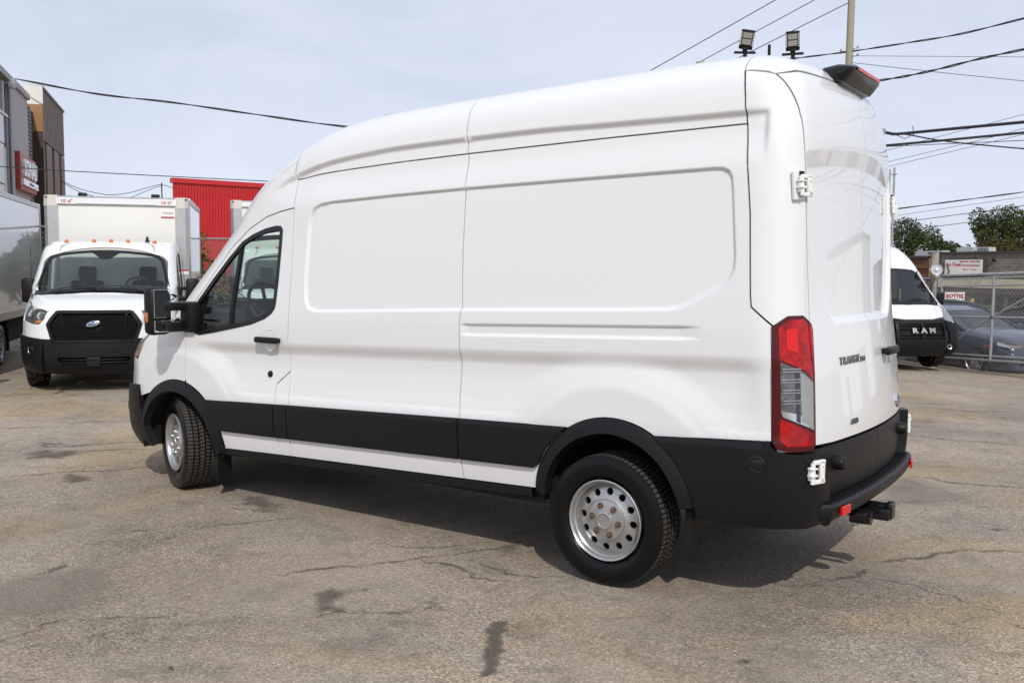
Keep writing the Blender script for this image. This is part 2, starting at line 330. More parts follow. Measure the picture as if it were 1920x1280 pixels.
class Body:
    def __init__(s, F, root, rake=True): s.F, s.root, s.rake = F, root, rake
    def panel(s, name, poly, ch, m, off=0.0, holes=(), grid=.05, feat=None, gap=.004, thick=.018, sides=(1, -1), parent=None, raw=False, offfn=None, label=None):
        fine = .014 if feat is not None else grid
        P0 = inset(poly, gap) if gap else np.array(poly, float)
        if area(P0) < 0: P0 = P0[::-1]
        H = [np.array(h, float) for h in holes]
        ring = densify(P0, fine); rings = [ring]+[densify(h, grid) for h in H]
        pts = list(ring); edges = [(i, (i+1) % len(ring)) for i in range(len(ring))]
        for r in rings[1:]: k = len(pts); pts += list(r); edges += [(k+i, k+(i+1) % len(r)) for i in range(len(r))]
        lo, hi = ring.min(0), ring.max(0); gx, gy = np.meshgrid(np.arange(lo[0]+grid/2, hi[0], grid), np.arange(lo[1]+grid/2, hi[1], grid)); G = np.stack([gx.ravel(), gy.ravel()], 1)
        if feat is not None:
            occ = {(int(q[0]), int(q[1])) for q in np.round(np.asarray(feat)/.022)}
            key = np.round(G/.022).astype(int); G = G[[not any((a+i, b+j) in occ for i in (-1, 0, 1) for j in (-1, 0, 1)) for a, b in key]]
            G = np.vstack([G, feat])
        def inside(q, mg): 
            k = sd_poly(q[:, 0], q[:, 1], ring) < -mg
            for h in rings[1:]: k &= sd_poly(q[:, 0], q[:, 1], h) > mg
            return k
        G = G[inside(G, .004)]
        co, _, fc, *_ = delaunay_2d_cdt([Vector(p) for p in pts+list(G)], edges, [], 0, 1e-5)
        co = np.array([tuple(c) for c in co]); fc = np.array([f for f in fc if len(f) == 3]); cen = co[fc].mean(1); fc = fc[inside(cen, 0)]
        of = off if offfn is None else offfn(co)
        q, n = ch.lift(s.F, co, 0.0); q = q+n*np.asarray(of).reshape(-1, 1) if offfn is not None or off else q
        # orientation
        a = q[fc]; fn = np.cross(a[:, 1]-a[:, 0], a[:, 2]-a[:, 0]); flip = (fn*n[fc].mean(1)).sum(1) < 0; fc = np.where(flip[:, None], fc[:, ::-1], fc)
        if offfn is not None:
            a = q[fc]; fn = np.cross(a[:, 1]-a[:, 0], a[:, 2]-a[:, 0]); n = np.zeros_like(q); [np.add.at(n, fc[:, k], fn) for k in range(3)]; n /= np.linalg.norm(n, axis=1)[:, None]+1e-12
        V, N, Fs = list(q), list(n), [tuple(f) for f in fc]
        if thick:
            from collections import Counter
            ec = Counter(); 
            for f in fc:
                for i in range(3): ec[(f[i], f[(i+1) % 3])] += 1
            be = [e for e in ec if (e[1], e[0]) not in ec]; k = len(V)
            for i, (a_, b_) in enumerate(be):
                t = q[b_]-q[a_]; en = np.cross(t, n[a_]); en /= np.linalg.norm(en)+1e-12
                V += [q[a_], q[b_], q[b_]-n[b_]*thick, q[a_]-n[a_]*thick]; N += [en]*4; Fs.append((k+4*i+1, k+4*i, k+4*i+3, k+4*i+2))
        V, N = np.array(V), np.array(N); res = []
        for sd in sides:
            v, nn, ff = V.copy(), N.copy(), Fs
            if sd < 0: v[:, 1] *= -1; nn[:, 1] *= -1; ff = [f[::-1] for f in Fs]
            if s.rake: v, nn = rk(v), rk(nn)
            o = mesh(name, v, ff, m, parent or s.root, nrm=nn)
            if label: o['label'] = label
            res.append(o)
        return res
    def pt(s, ch, uv, off=0.0, side=1):
        q, n = ch.lift(s.F, np.array([uv], float)); q = q+n*off
        if side < 0: q[:, 1] *= -1; n[:, 1] *= -1
        if s.rake: q, n = rk(q), rk(n)
        return Vector(q[0]), Vector(n[0])
    def w(s, p):
        return Vector(rk([p])[0]) if s.rake else Vector(p)
# measured positions in metres
WIRES = [
    ('twisted', [(39.11, -16.39, 9.74), (35.74, -18.08, 9.02), (32.68, -19.57, 8.59), (29.32, -21.27, 8.02), (26.03, -22.92, 7.48), (21.04, -25.75, 6.89), (13.81, -30.31, 7.0), (9.2, -33.6, 8.6)], 0.0320),
    ('plain', [(27.98, -9.04, 4.78), (27.39, -9.7, 4.74), (26.41, -11.36, 4.69), (24.59, -13.86, 4.63), (22.81, -16.33, 4.58), (20.63, -19.08, 4.51)], 0.0139),
    ('plain', [(42.1, -20.05, 5.82), (41.35, -20.55, 5.43), (40.28, -21.27, 5.16), (39.44, -21.87, 5.24), (38.6, -22.48, 5.53), (38.12, -22.83, 5.64), (37.54, -23.22, 5.46)], 0.0155),
    ('plain', [(42.1, -20.05, 5.76), (41.34, -20.54, 5.28), (40.59, -21.04, 5.0)], 0.0155),
    ('plain', [(39.42, -21.85, 4.96), (38.6, -22.47, 5.4), (38.12, -22.83, 5.61)], 0.0155),
    ('plain', [(14.99, -27.11, 8.74), (14.45, -27.53, 9.13), (9.52, -27.49, 11.04), (6.79, -27.04, 11.93)], 0.0167),
    ('plain', [(13.7, -30.58, 9.96), (8.75, -29.29, 11.33), (6.2, -28.7, 12.09)], 0.0153),
    ('plain', [(13.19, -30.91, 9.62), (12.65, -31.32, 10.0), (8.96, -34.13, 12.35)], 0.0192),
    ('twisted', [(11.65, -34.52, 10.52), (10.83, -35.11, 10.64), (8.7, -34.14, 10.43), (6.47, -33.24, 10.29), (4.43, -32.21, 10.14), (2.28, -31.27, 10.18), (0.17, -31.56, 10.53)], 0.0263),
    ('plain', [(8.74, -34.09, 10.24), (2.37, -32.33, 9.11), (0.08, -31.45, 8.66)], 0.0093),
    ('plain', [(8.73, -34.08, 9.97), (5.21, -32.78, 8.98), (2.33, -32.28, 8.28), (0.03, -31.39, 7.65)], 0.0111),
    ('twisted', [(9.95, -35.62, 9.39), (8.13, -35.67, 9.45), (6.9, -35.31, 9.45), (5.65, -34.97, 9.52), (4.13, -34.83, 9.72), (2.68, -34.64, 9.84), (0.29, -33.87, 9.96)], 0.0353),
    ('plain', [(11.66, -36.77, 8.38), (8.09, -36.74, 7.5), (7.79, -36.94, 7.43), (7.48, -37.16, 7.44), (5.06, -36.41, 7.39), (2.69, -35.62, 7.33), (0.23, -34.89, 7.28)], 0.0651),
    ('plain', [(10.43, -37.5, 6.98), (7.99, -36.76, 6.94), (5.63, -35.96, 6.89), (2.67, -35.59, 6.93), (0.21, -34.87, 6.9)], 0.0533),
    ('plain', [(8.39, -36.54, 7.54), (7.36, -36.75, 7.37), (7.08, -36.82, 7.32), (5.95, -36.36, 6.99), (4.87, -36.48, 6.78), (2.78, -36.69, 6.45), (0.32, -37.17, 6.1)], 0.0324),
    ('plain', [(9.09, -35.98, 6.8), (7.84, -36.24, 6.83), (2.51, -34.44, 6.5), (0.11, -33.66, 6.36)], 0.0157),
    ('plain', [(9.64, -38.02, 6.61), (8.24, -37.8, 6.85), (2.7, -35.63, 7.62), (0.27, -34.93, 8.02)], 0.0101),
    ('plain', [(9.62, -37.99, 6.11), (8.16, -37.81, 6.36), (3.81, -36.02, 6.9), (2.68, -35.6, 7.09), (0.24, -34.9, 7.49)], 0.0104),
    ('plain', [(9.61, -37.98, 5.9), (8.13, -37.81, 6.16), (2.67, -35.59, 6.87), (0.23, -34.89, 7.24)], 0.0101),
    ('twisted', [(10.38, -40.97, 4.34), (8.55, -41.04, 4.53), (5.7, -40.62, 4.8), (3.12, -40.0, 5.02), (0.42, -39.47, 5.28)], 0.0236),
    ('plain', [(10.36, -40.94, 3.99), (8.52, -41.04, 4.23), (3.11, -39.99, 4.82), (0.41, -39.46, 5.13)], 0.0090),
    ('plain', [(10.35, -40.93, 3.66), (8.62, -40.93, 3.87), (3.09, -39.97, 4.45), (0.39, -39.44, 4.75)], 0.0157),
    ('plain', [(10.9, -42.96, 3.35), (8.96, -43.12, 3.59), (5.51, -43.12, 3.97), (3.49, -43.34, 4.19), (0.6, -42.95, 4.48)], 0.0148),
    ('plain', [(5.28, -27.27, 3.07), (5.16, -27.32, 2.66), (5.0, -27.38, 2.1)], 0.0122),
]
CRACKS = [
    ([(1.56, 1.95), (1.52, 1.85), (1.39, 1.62), (1.26, 1.47), (1.16, 1.3), (1.12, 1.2), (1.05, 1.11)], 0.035),
    ([(1.15, 1.26), (0.98, 1.22), (0.76, 1.24), (0.63, 1.31), (0.45, 1.27)], 0.030),
    ([(0.79, 1.09), (0.59, 1.13), (0.42, 1.12), (0.26, 1.02)], 0.030),
    ([(1.05, 1.11), (0.96, 0.95), (0.81, 0.72)], 0.020),
    ([(0.93, 2.2), (0.81, 2.09), (0.64, 1.96), (0.58, 1.9)], 0.025),
    ([(0.54, 1.86), (0.51, 1.77), (0.4, 1.81)], 0.030),
    ([(-0.93, 0.21), (-1.01, 0.1), (-1.08, -0.01), (-1.1, -0.13)], 0.045),
    ([(-1.09, -0.28), (-1.17, -0.43), (-1.25, -0.52), (-1.33, -0.69), (-1.48, -0.89), (-1.61, -0.96), (-1.81, -1.08)], 0.050),
    ([(-1.14, 0.01), (-1.32, -0.01), (-1.47, 0.06), (-1.6, 0.08), (-1.69, 0.13), (-1.81, 0.19)], 0.022),
    ([(-1.88, 0.3), (-1.93, 0.34), (-2.03, 0.41)], 0.025),
    ([(10.18, -0.75), (10.06, -1.04), (10.02, -1.27)], 0.045),
    ([(9.72, -1.37), (9.92, -1.56), (10.12, -1.77)], 0.100),
    ([(9.58, -1.41), (9.29, -1.56), (9.08, -1.86)], 0.035),
    ([(7.53, -0.1), (7.3, -0.37), (6.9, -0.67)], 0.035),
    ([(7.64, 0.5), (7.47, 0.25), (7.22, 0.06)], 0.050),
    ([(6.41, 0.74), (6.07, 0.52), (5.83, 0.1), (5.7, -0.14)], 0.045),
    ([(5.85, 0.78), (5.75, 0.55), (5.57, 0.35), (5.3, 0.08)], 0.040),
    ([(5.28, 1.65), (5.12, 1.39), (5.02, 1.13), (4.8, 0.95), (4.71, 0.74), (4.57, 0.57)], 0.040),
    ([(2.98, 1.88), (2.96, 1.84), (2.93, 1.79)], 0.030),
    ([(2.72, 1.63), (2.66, 1.49), (2.58, 1.35), (2.5, 1.19), (2.36, 0.98)], 0.025),
    ([(2.64, 2.7), (2.63, 2.65), (2.63, 2.6), (2.66, 2.55), (2.68, 2.49)], 0.060),
    ([(1.69, 3.28), (1.66, 3.24), (1.64, 3.19)], 0.020),
    ([(1.58, 3.03), (1.55, 2.98), (1.54, 2.91)], 0.025),
    ([(1.82, 3.35), (1.85, 3.17), (1.88, 3.02), (1.72, 2.88), (1.53, 2.68), (1.4, 2.47)], 0.018),
    ([(-0.66, -2.97), (-0.87, -2.99), (-0.98, -2.93), (-1.27, -2.97), (-1.51, -3.08), (-1.67, -3.12)], 0.035),
    ([(-1.52, -1.51), (-1.57, -1.54), (-1.63, -1.57)], 0.050),
    ([(0.62, -8.4), (0.24, -8.55), (-0.1, -9.02)], 0.050),
    ([(0.35, -8.12), (-0.18, -8.07), (-0.86, -8.85)], 0.040),
    ([(-0.15, -5.27), (-0.62, -5.25), (-1.26, -5.46)], 0.035),
    ([(2.74, 1.96), (2.69, 1.86), (2.61, 1.74)], 0.015),
    ([(1.57, 1.18), (1.28, 1.07), (1.08, 0.89), (0.95, 0.68)], 0.020),
    ([(3.01, 1.1), (2.77, 1.05), (2.56, 0.99)], 0.020),
]
PATCHES = [
    ('dark', [(0.16, 1.75), (0.11, 1.76), (0.02, 1.89), (-0.08, 2.05), (-0.19, 2.24), (-0.19, 2.31), (-0.16, 2.35), (-0.05, 2.18), (0.04, 2.03), (0.16, 1.85)], 0.75),
    ('dark', [(-0.95, 1.51), (-1.01, 1.47), (-1.04, 1.52), (-0.99, 1.58)], 0.60),
    ('worn', [(1.25, 2.02), (1.22, 1.92), (1.03, 1.75), (0.93, 1.81), (0.96, 1.98), (0.72, 2.07), (0.83, 2.22), (1.01, 2.26)], 0.50),
    ('worn', [(4.94, 1.33), (4.94, 1.13), (4.66, 1.05), (4.47, 1.27), (4.48, 1.53)], 0.40),
    ('worn', [(3.24, 0.91), (3.08, 0.69), (2.59, 0.82), (2.6, 1.11), (2.95, 1.09)], 0.45),
    ('worn', [(1.05, 0.98), (0.9, 0.59), (0.71, 0.57), (0.74, 0.81), (0.91, 1.01)], 0.35),
    ('worn', [(6.11, 1.01), (6.13, 0.7), (5.63, 0.52), (5.49, 0.91), (5.79, 1.13)], 0.35),
    ('newer', [(2.66, 2.97), (2.66, 2.88), (2.55, 2.55), (2.34, 2.42), (1.97, 2.69), (2.01, 3.0), (2.17, 3.2)], 0.42),
    ('newer', [(-0.64, -2.87), (-0.84, -2.72), (-1.06, -2.59), (-1.28, -2.4), (-1.11, -2.17), (-0.83, -1.86), (-0.71, -1.6)], 0.62),
    ('worn', [(6.6, 0.6), (6.42, 0.43), (6.07, 0.42), (6.14, 0.64), (6.35, 0.73)], 0.50),
    ('worn', [(0.66, 1.79), (0.53, 1.64), (0.41, 1.7), (0.54, 1.84)], 0.35),
]
# ---------------------------------------------------------------- wheels
def tyre_mesh(name, r=.3535, w=.235, seg=640):
    ribs = []  # lateral positions across the tread
    h = w/2-.012; grooves = [-.062, -.022, .022, .062]
    xs = sorted(set([-h, h]+[g+d for g in grooves for d in (-.0055, -.0045, .0045, .0055)]+[-.105, -.09, -.042, 0, .042, .09, .105]))
    side = [(.2235, h*.78), (.236, h*.98), (.26, h+.008), (.29, h+.013), (.318, h+.009), (.336, h+.001), (.345, h-.002)]
    prof = side+[(r-.004*(abs(x)/h)**4, -x) for x in [-q for q in xs[::-1]]]+[(a, -b) for a, b in side[::-1]]
    prof = [(a, b) for a, b in prof]; m = len(prof); V = []; F = []; MI = []
    pitch = 8; dep = []
    for j in range(seg):
        a = 2*math.pi*j/seg
        for i, (rr, y) in enumerate(prof):
            q = rr
            if len(side) <= i < m-len(side):
                k = int(np.searchsorted(grooves, y)); ing = any(abs(y-g) < .005 for g in grooves)
                sh = [0, 3, 6, 2, 5][k]+y*(60 if k in (1, 3) else -60 if k == 2 else 0)
                if ing or (j+sh) % pitch < .8: q -= .005
            dep.append(q < rr)
            V.append((q*math.cos(a), y, q*math.sin(a)))
    for j in range(seg):
        for i in range(m-1):
            F.append((j*m+i, j*m+i+1, ((j+1) % seg)*m+i+1, ((j+1) % seg)*m+i)); MI.append(1 if len(side)-1 < i < m-len(side)-1 and not any(dep[k] for k in F[-1]) else 0)
    me = bpy.data.meshes.new(name); me.from_pydata(V, [], F); me.polygons.foreach_set('material_index', MI); me.polygons.foreach_set('use_smooth', [True]*len(F)); me.update(); me.set_sharp_from_angle(angle=D(40))
    bm = bmesh.new(); bm.from_mesh(me); bmesh.ops.recalc_face_normals(bm, faces=bm.faces); bm.to_mesh(me); bm.free()
    me.materials.append(M['rubber']); me.materials.append(M['tread']); return me
def rim_mesh():
    # barrel and flange, then a pierced disc
    b = MB(); b.lathe([(.2195, .004), (.2205, .012), (.216, .015), (.211, .010), (.205, .002), (.203, -.012), (.196, -.02), (.193, -.045), (.19, -.17), (.20, -.19)], 64)
    def hz(r): return np.interp(r, [.0, .045, .10, .108, .118, .135, .165, .178, .194], [-.006, -.006, -.008, -.014, -.022, -.030, -.034, -.043, -.052])
    pts = []; edges = []; hol = []
    def ring(r, n, c=(0, 0)):
        k = len(pts)
        for i in range(n): a = 2*math.pi*i/n; pts.append((c[0]+r*math.cos(a), c[1]+r*math.sin(a))); edges.append((k+i, k+(i+1) % n))
    ring(.194, 72)
    for i in range(12): a = math.pi*(2*i+1)/12; c = (.152*math.cos(a), .152*math.sin(a)); hol.append(c); ring(.0200, 16, c)
    for r, n in ((.178, 60), (.165, 48), (.126, 40), (.112, 40), (.104, 36)):
        for i in range(n):
            a = 2*math.pi*(i+.5)/n; p = (r*math.cos(a), r*math.sin(a))
            if all(math.hypot(p[0]-c[0], p[1]-c[1]) > .0235 for c in hol): pts.append(p)
    ring(.10, 36)
    co, _, fc, *_ = delaunay_2d_cdt([Vector(p) for p in pts], edges, [], 0, 1e-6)
    V = [(p.x, float(hz(math.hypot(p.x, p.y))), p.y) for p in co]; F = []
    for f in fc:
        c = sum((co[i] for i in f), Vector((0, 0)))/3
        if c.length > .099 and all((c-Vector(h)).length > .0197 for h in hol): F.append(tuple(f))
    b.add(V, F)
    for c in hol: # rolled lip of each hole
        vs = []; fs = []; n = 14
        for i in range(n):
            a = 2*math.pi*i/n; p = (c[0]+.0200*math.cos(a), c[1]+.0200*math.sin(a)); y = float(hz(math.hypot(*p))); vs += [(p[0], y, p[1]), (p[0], y-.012, p[1])]
        fs = [(2*i, 2*((i+1) % n), 2*((i+1) % n)+1, 2*i+1) for i in range(n)]; b.add(vs, fs)
    return b
def hub_mesh():
    b = MB(); b.lathe([(.112, -.020), (.112, -.010), (.108, -.004), (.09, 0), (.062, .004), (.05, .006), (.048, .016), (.040, .019), (.037, .012), (.012, .011), (0, .011)], 48); return b
class WheelKit:
    def __init__(s, seg=640):
        s.tyre = tyre_mesh('tyre', seg=seg)
        o = rim_mesh().build('rim', M['steel'], None, True, 30); s.rim = o.data; bpy.data.objects.remove(o)
        o = hub_mesh().build('hub_cap', M['steel'], None, True, 30); s.hub = o.data; bpy.data.objects.remove(o)
        b = MB(); b.lathe([(.019, -.004), (.0165, .004), (.0155, .0015), (.0155, -.002)], 14); b.lathe([(.0118, -.002), (.0118, .012), (.0085, .016), (0, .016)], 6); o = b.build('lug_nut', M['rust'], None, True, 25); s.nut = o.data; bpy.data.objects.remove(o)
        b = MB(); b.lathe([(0, -.10), (.19, -.10), (.19, -.06)], 24); o = b.build('brake_drum', M['under'], None, True); s.drum = o.data; bpy.data.objects.remove(o)
    def make(s, root, c, steer=0, side=1, spin=0, nut=None):
        e = bpy.data.objects.new('wheel', None); link(e, root); e.location = c; e.rotation_euler = (0, spin if side > 0 else -spin, steer+(0 if side > 0 else math.pi)); e.rotation_mode = 'XYZ'
        for nm, me, y in (('tyre', s.tyre, 0), ('rim', s.rim, .097), ('hub_cap', s.hub, .097), ('brake_drum', s.drum, .06)):
            o = bpy.data.objects.new(nm, me); link(o, e); o.location = (0, y, 0)
        for i in range(6):
            a = math.pi*i/3+.35; o = bpy.data.objects.new('lug_nut', nut or s.nut); link(o, e); o.location = (.080*math.cos(a), .097, .080*math.sin(a)); o.location.y = .100
        return e
KIT = WheelKit()
# ---------------------------------------------------------------- the van / cab, cut from the body surface
BS = [(2.455, .475), (2.452, .62), (2.447, .85), (2.455, 1.05), (2.443, 1.27), (2.428, 1.486), (2.417, 1.70), (2.414, 2.06), (2.425, 2.366)]
MS = [(.957, .475), (.963, .62), (.962, .85), (.972, .98), (.959, 1.23), (.956, 1.40), (.947, 1.48), (.952, 1.8), (.943, 2.20), (.945, 2.404)]
DS = [(-.772, 2.388), (-.80, 2.1), (-.813, 1.947), (-.824, 1.55), (-.829, 1.497), (-.930, 1.406)]
DOORTOP = [(2.421, 2.172), (2.569, 2.156), (2.714, 2.128), (2.892, 2.059), (3.09, 1.938), (3.238, 1.796), (3.375, 1.642), (3.50, 1.51), (3.58, 1.40)]
WIN = [(3.44, 1.525), (3.276, 1.70), (3.117, 1.851), (2.976, 1.961), (2.86, 2.008), (2.72, 2.042), (2.60, 2.056), (2.555, 2.052), (2.535, 2.03), (2.537, 1.95), (2.552, 1.668), (2.567, 1.53), (2.58, 1.49), (2.61, 1.46), (2.681, 1.424), (2.821, 1.386), (2.995, 1.358), (3.234, 1.323), (3.40, 1.303), (3.50, 1.33), (3.51, 1.42)]
GL = [(2.425, 2.366), (2.2, 2.384), (2.006, 2.393), (1.449, 2.403), (.945, 2.404), (.006, 2.399), (-.772, 2.388)]
def arch(cx, cz, r, a0, a1, n=24): return [(cx+r*math.cos(t), cz+r*math.sin(t)) for t in np.linspace(D(a0), D(a1), n)]
TL = [(.042, 1.403), (.047, .847), (.030, .815), (-.023, .803), (-.139, .805), (-.163, .826), (-.181, 1.169), (-.186, 1.374), (-.176, 1.409), (-.118, 1.452), (-.034, 1.452)]
DL = [(.820, 2.625), (.800, 2.45), (.805, 2.3), (.812, 1.89), (.800, 1.53), (.812, 1.168), (.862, .815)]   # outer edge of the rear door (y,z)
def cab(B, high, fold=0):
    """everything from the B pillar forward; B is a Body"""
    W_ = M['white']; F = B.F; wk = 1 if high else 1.06
    # front door with window opening, fuel flap
    low = [(3.57, .96), (3.572, 1.05), (3.556, 1.28), (3.575, 1.39)]
    flap = [(2.452, 1.062), (2.582, .972), (2.590, .93), (2.584, .86), (2.582, .62), (2.566, .50), (2.56, .475)]
    fd = [(2.56, .475), (3.21, .475)]+[p for p in arch(ARCHF, .42, .535, 174, 105) if p[0] < 3.567]+low+DOORTOP[::-1][1:]+[BS[k] for k in (7, 6, 5, 4)]+flap[:-1]
    B.panel('front_door', fd, SIDEC, W_, holes=[WIN], grid=.05, feat=FEAT)
    B.panel('fuel_flap', [BS[0], BS[1], BS[2]]+flap[:-1]+[(2.56, .475)], SIDEC, W_, grid=.04, feat=FEAT)
    # black seal round the window, glass, divider
    wi = inset(WIN, .024)
    B.panel('window_seal', inset(WIN, -.006), SIDEC, M['blackgloss'], off=.004, holes=[wi], grid=.03, gap=0, thick=.02)
    B.panel('side_window', inset(WIN, .01), SIDEC, M['glass'], off=-.008, grid=.08, gap=0, thick=0)
    B.panel('window_divider', [(2.972, 1.99), (3.008, 1.965), (3.064, 1.34), (3.022, 1.345)], SIDEC, M['black'], off=-.002, grid=.05, gap=0, thick=.02)
    # door trim inside
    B.panel('door_trim', [(2.47, .55), (3.5, .55), (3.52, 1.30), (3.4, 1.30), (2.7, 1.40), (2.50, 1.50)], SIDEC, M['interior'], off=-.07, grid=.12, gap=0, thick=0)
    # fender
    fe = [(3.575, 1.39), (3.60, 1.395), (3.78, 1.375), (3.98, 1.345), (4.16, 1.315), (4.165, 1.25), (4.235, 1.10), (4.25, 1.06), (4.275, .85), (4.20, .80)]+[p for p in arch(ARCHF, .42, .535, 52, 105) if 3.57 < p[0] < 4.1]+low[:-1]
    B.panel('fender', fe, SIDEC, W_, grid=.045, feat=FEAT)
    # windscreen surround / pillar, glass
    wso = [(.60, -.43), (.735, -.41), (.80, -.33), (.86, .18), (.845, .36), (.80, .40), (.3, .43), (-.3, .43), (-.80, .40), (-.845, .36), (-.86, .18), (-.80, -.33), (-.735, -.41), (-.60, -.43)]
    wso = [(a*(1 if high else 1.0+.06*min(1, max(0, b+.2)/.5)), -b) for a, b in wso]
    B.panel('windscreen_border', inset(wso, .002), WSC, M['blackgloss'], off=.001, holes=[inset(rnd(wso, .1, 3), .05)], grid=.08, gap=0, sides=(1,), thick=.01)
    B.panel('windscreen', inset(wso, .012), WSC, M['wsglass'], off=-.003, grid=.1, gap=0, sides=(1,), thick=0)
    B.panel('sensor_patch', [(-.30, .425), (.30, .425), (.17, .36), (.06, .235), (-.06, .235), (-.17, .36)], WSC, M['blackgloss'], off=-.001, grid=.1, gap=0, sides=(1,), thick=.004)
    # pillar between door and windscreen
    e = [(y, v) for y, v in wso if y > .1]; e = sorted(e, key=lambda q: -q[1])
    pil3 = WSC.lift(F, np.array([(.62*wk, .432), (.735*wk, .412), (.803*wk, .332), (.862*(1 if high else 1.01), -.18), (.85, -.37)], float))[0]
    dt3 = SIDEC.lift(F, np.array([(3.60, 1.395)]+DOORTOP[::-1], float))[0]
    topz = 2.366 if high else 2.19
    if high:
        cap3 = SIDEC.lift(F, np.array([(2.425, 2.17), (2.425, 2.366)], float))[0]
        rf3 = ROOFC.lift(F, np.array([(2.425, 1.25), (2.425, 1.45), (2.425, 1.70), (2.425, 1.93)], float))[0]
        cfe = CABC.uv(SIDEC.lift(F, np.array([(x, np.interp(x, *GUT)+d) for x in np.linspace(2.40, 2.85, 26) for d in (-.10, -.06, -.03)+GD+(.07, .1)]))[0])
        B.panel('cab_roof', CABC.uv(np.vstack([dt3, cap3[1:], rf3[:1], rf3[1:2], [(3.0, .42, 2.42)], pil3])), CABC, W_, grid=.05, feat=cfe)
        ctr = TOPC.uv(np.vstack([rf3[1:2], [(3.0, .42, 2.42)], pil3[:1]])); cl = [tuple(q) for q in ctr]
        B.panel('roof_front', [(2.425, cl[0][1])]+cl[1:]+[(x, -y) for x, y in cl[1:]][::-1]+[(2.425, -cl[0][1])], TOPC, W_, grid=.06, sides=(1,), gap=0)
    else:
        rf3 = ROOFC.lift(F, np.array([(2.425, 1.02), (2.425, 1.12), (2.425, 1.25)], float))[0]
        B.panel('cab_roof', CABC.uv(np.vstack([dt3, rf3, [(2.9, .50, 2.2)], pil3])), CABC, W_, grid=.05, gap=0)
        ctr = TOPC.uv(np.vstack([rf3[2:3], [(2.9, .50, 2.2)], pil3[:1]])); cl = [tuple(q) for q in ctr]
        B.panel('roof_front', [(2.425, cl[0][1])]+cl[1:]+[(x, -y) for x, y in cl[1:]][::-1]+[(2.425, -cl[0][1])], TOPC, W_, grid=.06, sides=(1,), gap=0)
    # hood with vents, black cowl
    cw3 = WSC.lift(F, np.array([(.85, -.37), (.80, -.405), (.4, -.43), (0, -.435)], float))[0]; cw = [tuple(q) for q in TOPC.uv(cw3)]
    fen = [tuple(q) for q in uv3(F, SIDEC, [(3.78, 1.378), (3.98, 1.348), (4.16, 1.318)], TOPC)]
    hd = fen+[(4.40, .80), (4.50, .66), (4.59, .52), (4.63, .3), (4.64, 0)]
    hood = hd+[(x, -y) for x, y in hd[::-1][1:]]+[(x-.0, -y) for x, y in cw[:1]]+[(x+.035, -y) for x, y in cw[1:]]+[(x+.035, y) for x, y in cw[::-1][1:-1]]+cw[:1]
    vents = [[(3.985, s*.16), (4.03, s*.17), (4.02, s*.60), (3.965, s*.60)] for s in (1, -1)]
    B.panel('hood', hood, TOPC, W_, holes=vents, grid=.06, sides=(1,), gap=.002)
    for v in vents: B.panel('hood_vent', v, TOPC, M['black'], off=-.012, grid=.1, gap=-.01, sides=(1,), thick=0)
    cowl = [(x+.033, -y) for x, y in cw[1:]]+[(x+.033, y) for x, y in cw[::-1][1:-1]]; cowl = cowl+[(x-.05, y) for x, y in cowl[::-1]]
    B.panel('cowl', cowl, TOPC, M['black'], off=-.012, grid=.08, sides=(1,), gap=0, thick=0)
    # headlights: dark pod, clear cover, reflectors, amber corner
    hl = [(.60, 1.215), (.635, 1.12), (.70, 1.055), (.80, 1.062), (.925, 1.105), (.945, 1.2), (.925, 1.325), (.84, 1.30), (.72, 1.262)]
    hlc = uv3(F, FRONTC, hl, FCORC)
    for s in (1, -1):
        pod = B.panel('headlight', hlc, FCORC, M['greytrim'], off=-.02, grid=.05, gap=0, sides=(s,), thick=.02)[0]
        B.panel('lens', hlc, FCORC, M['clear'], off=.003, grid=.05, gap=.002, sides=(s,), thick=.01, parent=pod)
        for (y, z, r, m) in ((.815, 1.215, .075, 'chrome'), (.685, 1.175, .055, 'chrome')):
            q, n = B.pt(FRONTC, (y, z), -.012, s); b = MB(); b.lathe([(0, -.03), (r*.35, -.025), (r*.8, -.008), (r, 0), (r*1.05, .002)], 20, R=Vector((0, 1, 0)).rotation_difference(n).to_matrix(), o=q); b.build('reflector', M[m], pod, True)
        B.panel('turn_lens', uv3(F, FRONTC, [(.66, 1.098), (.70, 1.062), (.77, 1.066), (.75, 1.10), (.70, 1.112)], FCORC), FCORC, M['amber'], off=-.006, grid=.05, gap=0, sides=(s,), thick=.01, parent=pod)
        if high: B.panel('side_marker', uv3(F, FRONTC, [(.895, 1.11), (.94, 1.12), (.944, 1.24), (.925, 1.315), (.895, 1.305)], FCORC), FCORC, M['amber'], off=-.004, grid=.05, gap=0, sides=(s,), thick=.01, parent=pod)
    # fascia
    gr = [(.60, 1.045), (.485, 1.215), (.44, 1.225), (-.44, 1.225), (-.485, 1.215), (-.60, 1.045), (-.535, .83), (-.49, .805), (.49, .805), (.535, .83)]
    fu = [(.60, 1.212), (.55, 1.235), (.48, 1.245), (.44, 1.24), (.487, 1.222), (.607, 1.045), (.545, .845), (.93, .835), (1.0, .84), (.985, 1.06), (.93, 1.098), (.80, 1.055), (.70, 1.048), (.632, 1.115)]
    B.panel('front_fascia', uv3(F, FRONTC, fu, FCORC), FCORC, W_, grid=.05, gap=.002)
    B.panel('hood_lip', [(.60, 1.222), (.72, 1.268), (.70, 1.30), (-.70, 1.30), (-.72, 1.268), (-.60, 1.222), (-.48, 1.252), (.48, 1.252)], FRONTC, W_, grid=.05, sides=(1,), gap=.002, off=-.002)
    # grille: frame, honeycomb, two bars, oval badge
    g = B.panel('grille', gr, FRONTC, M['void'], off=-.035, grid=.08, gap=0, sides=(1,), thick=0)[0]
    B.panel('grille_frame', gr, FRONTC, M['black'], off=.016, holes=[inset(rnd(gr, .04, 3), .038)], grid=.04, gap=0, sides=(1,), thick=.05, parent=g)
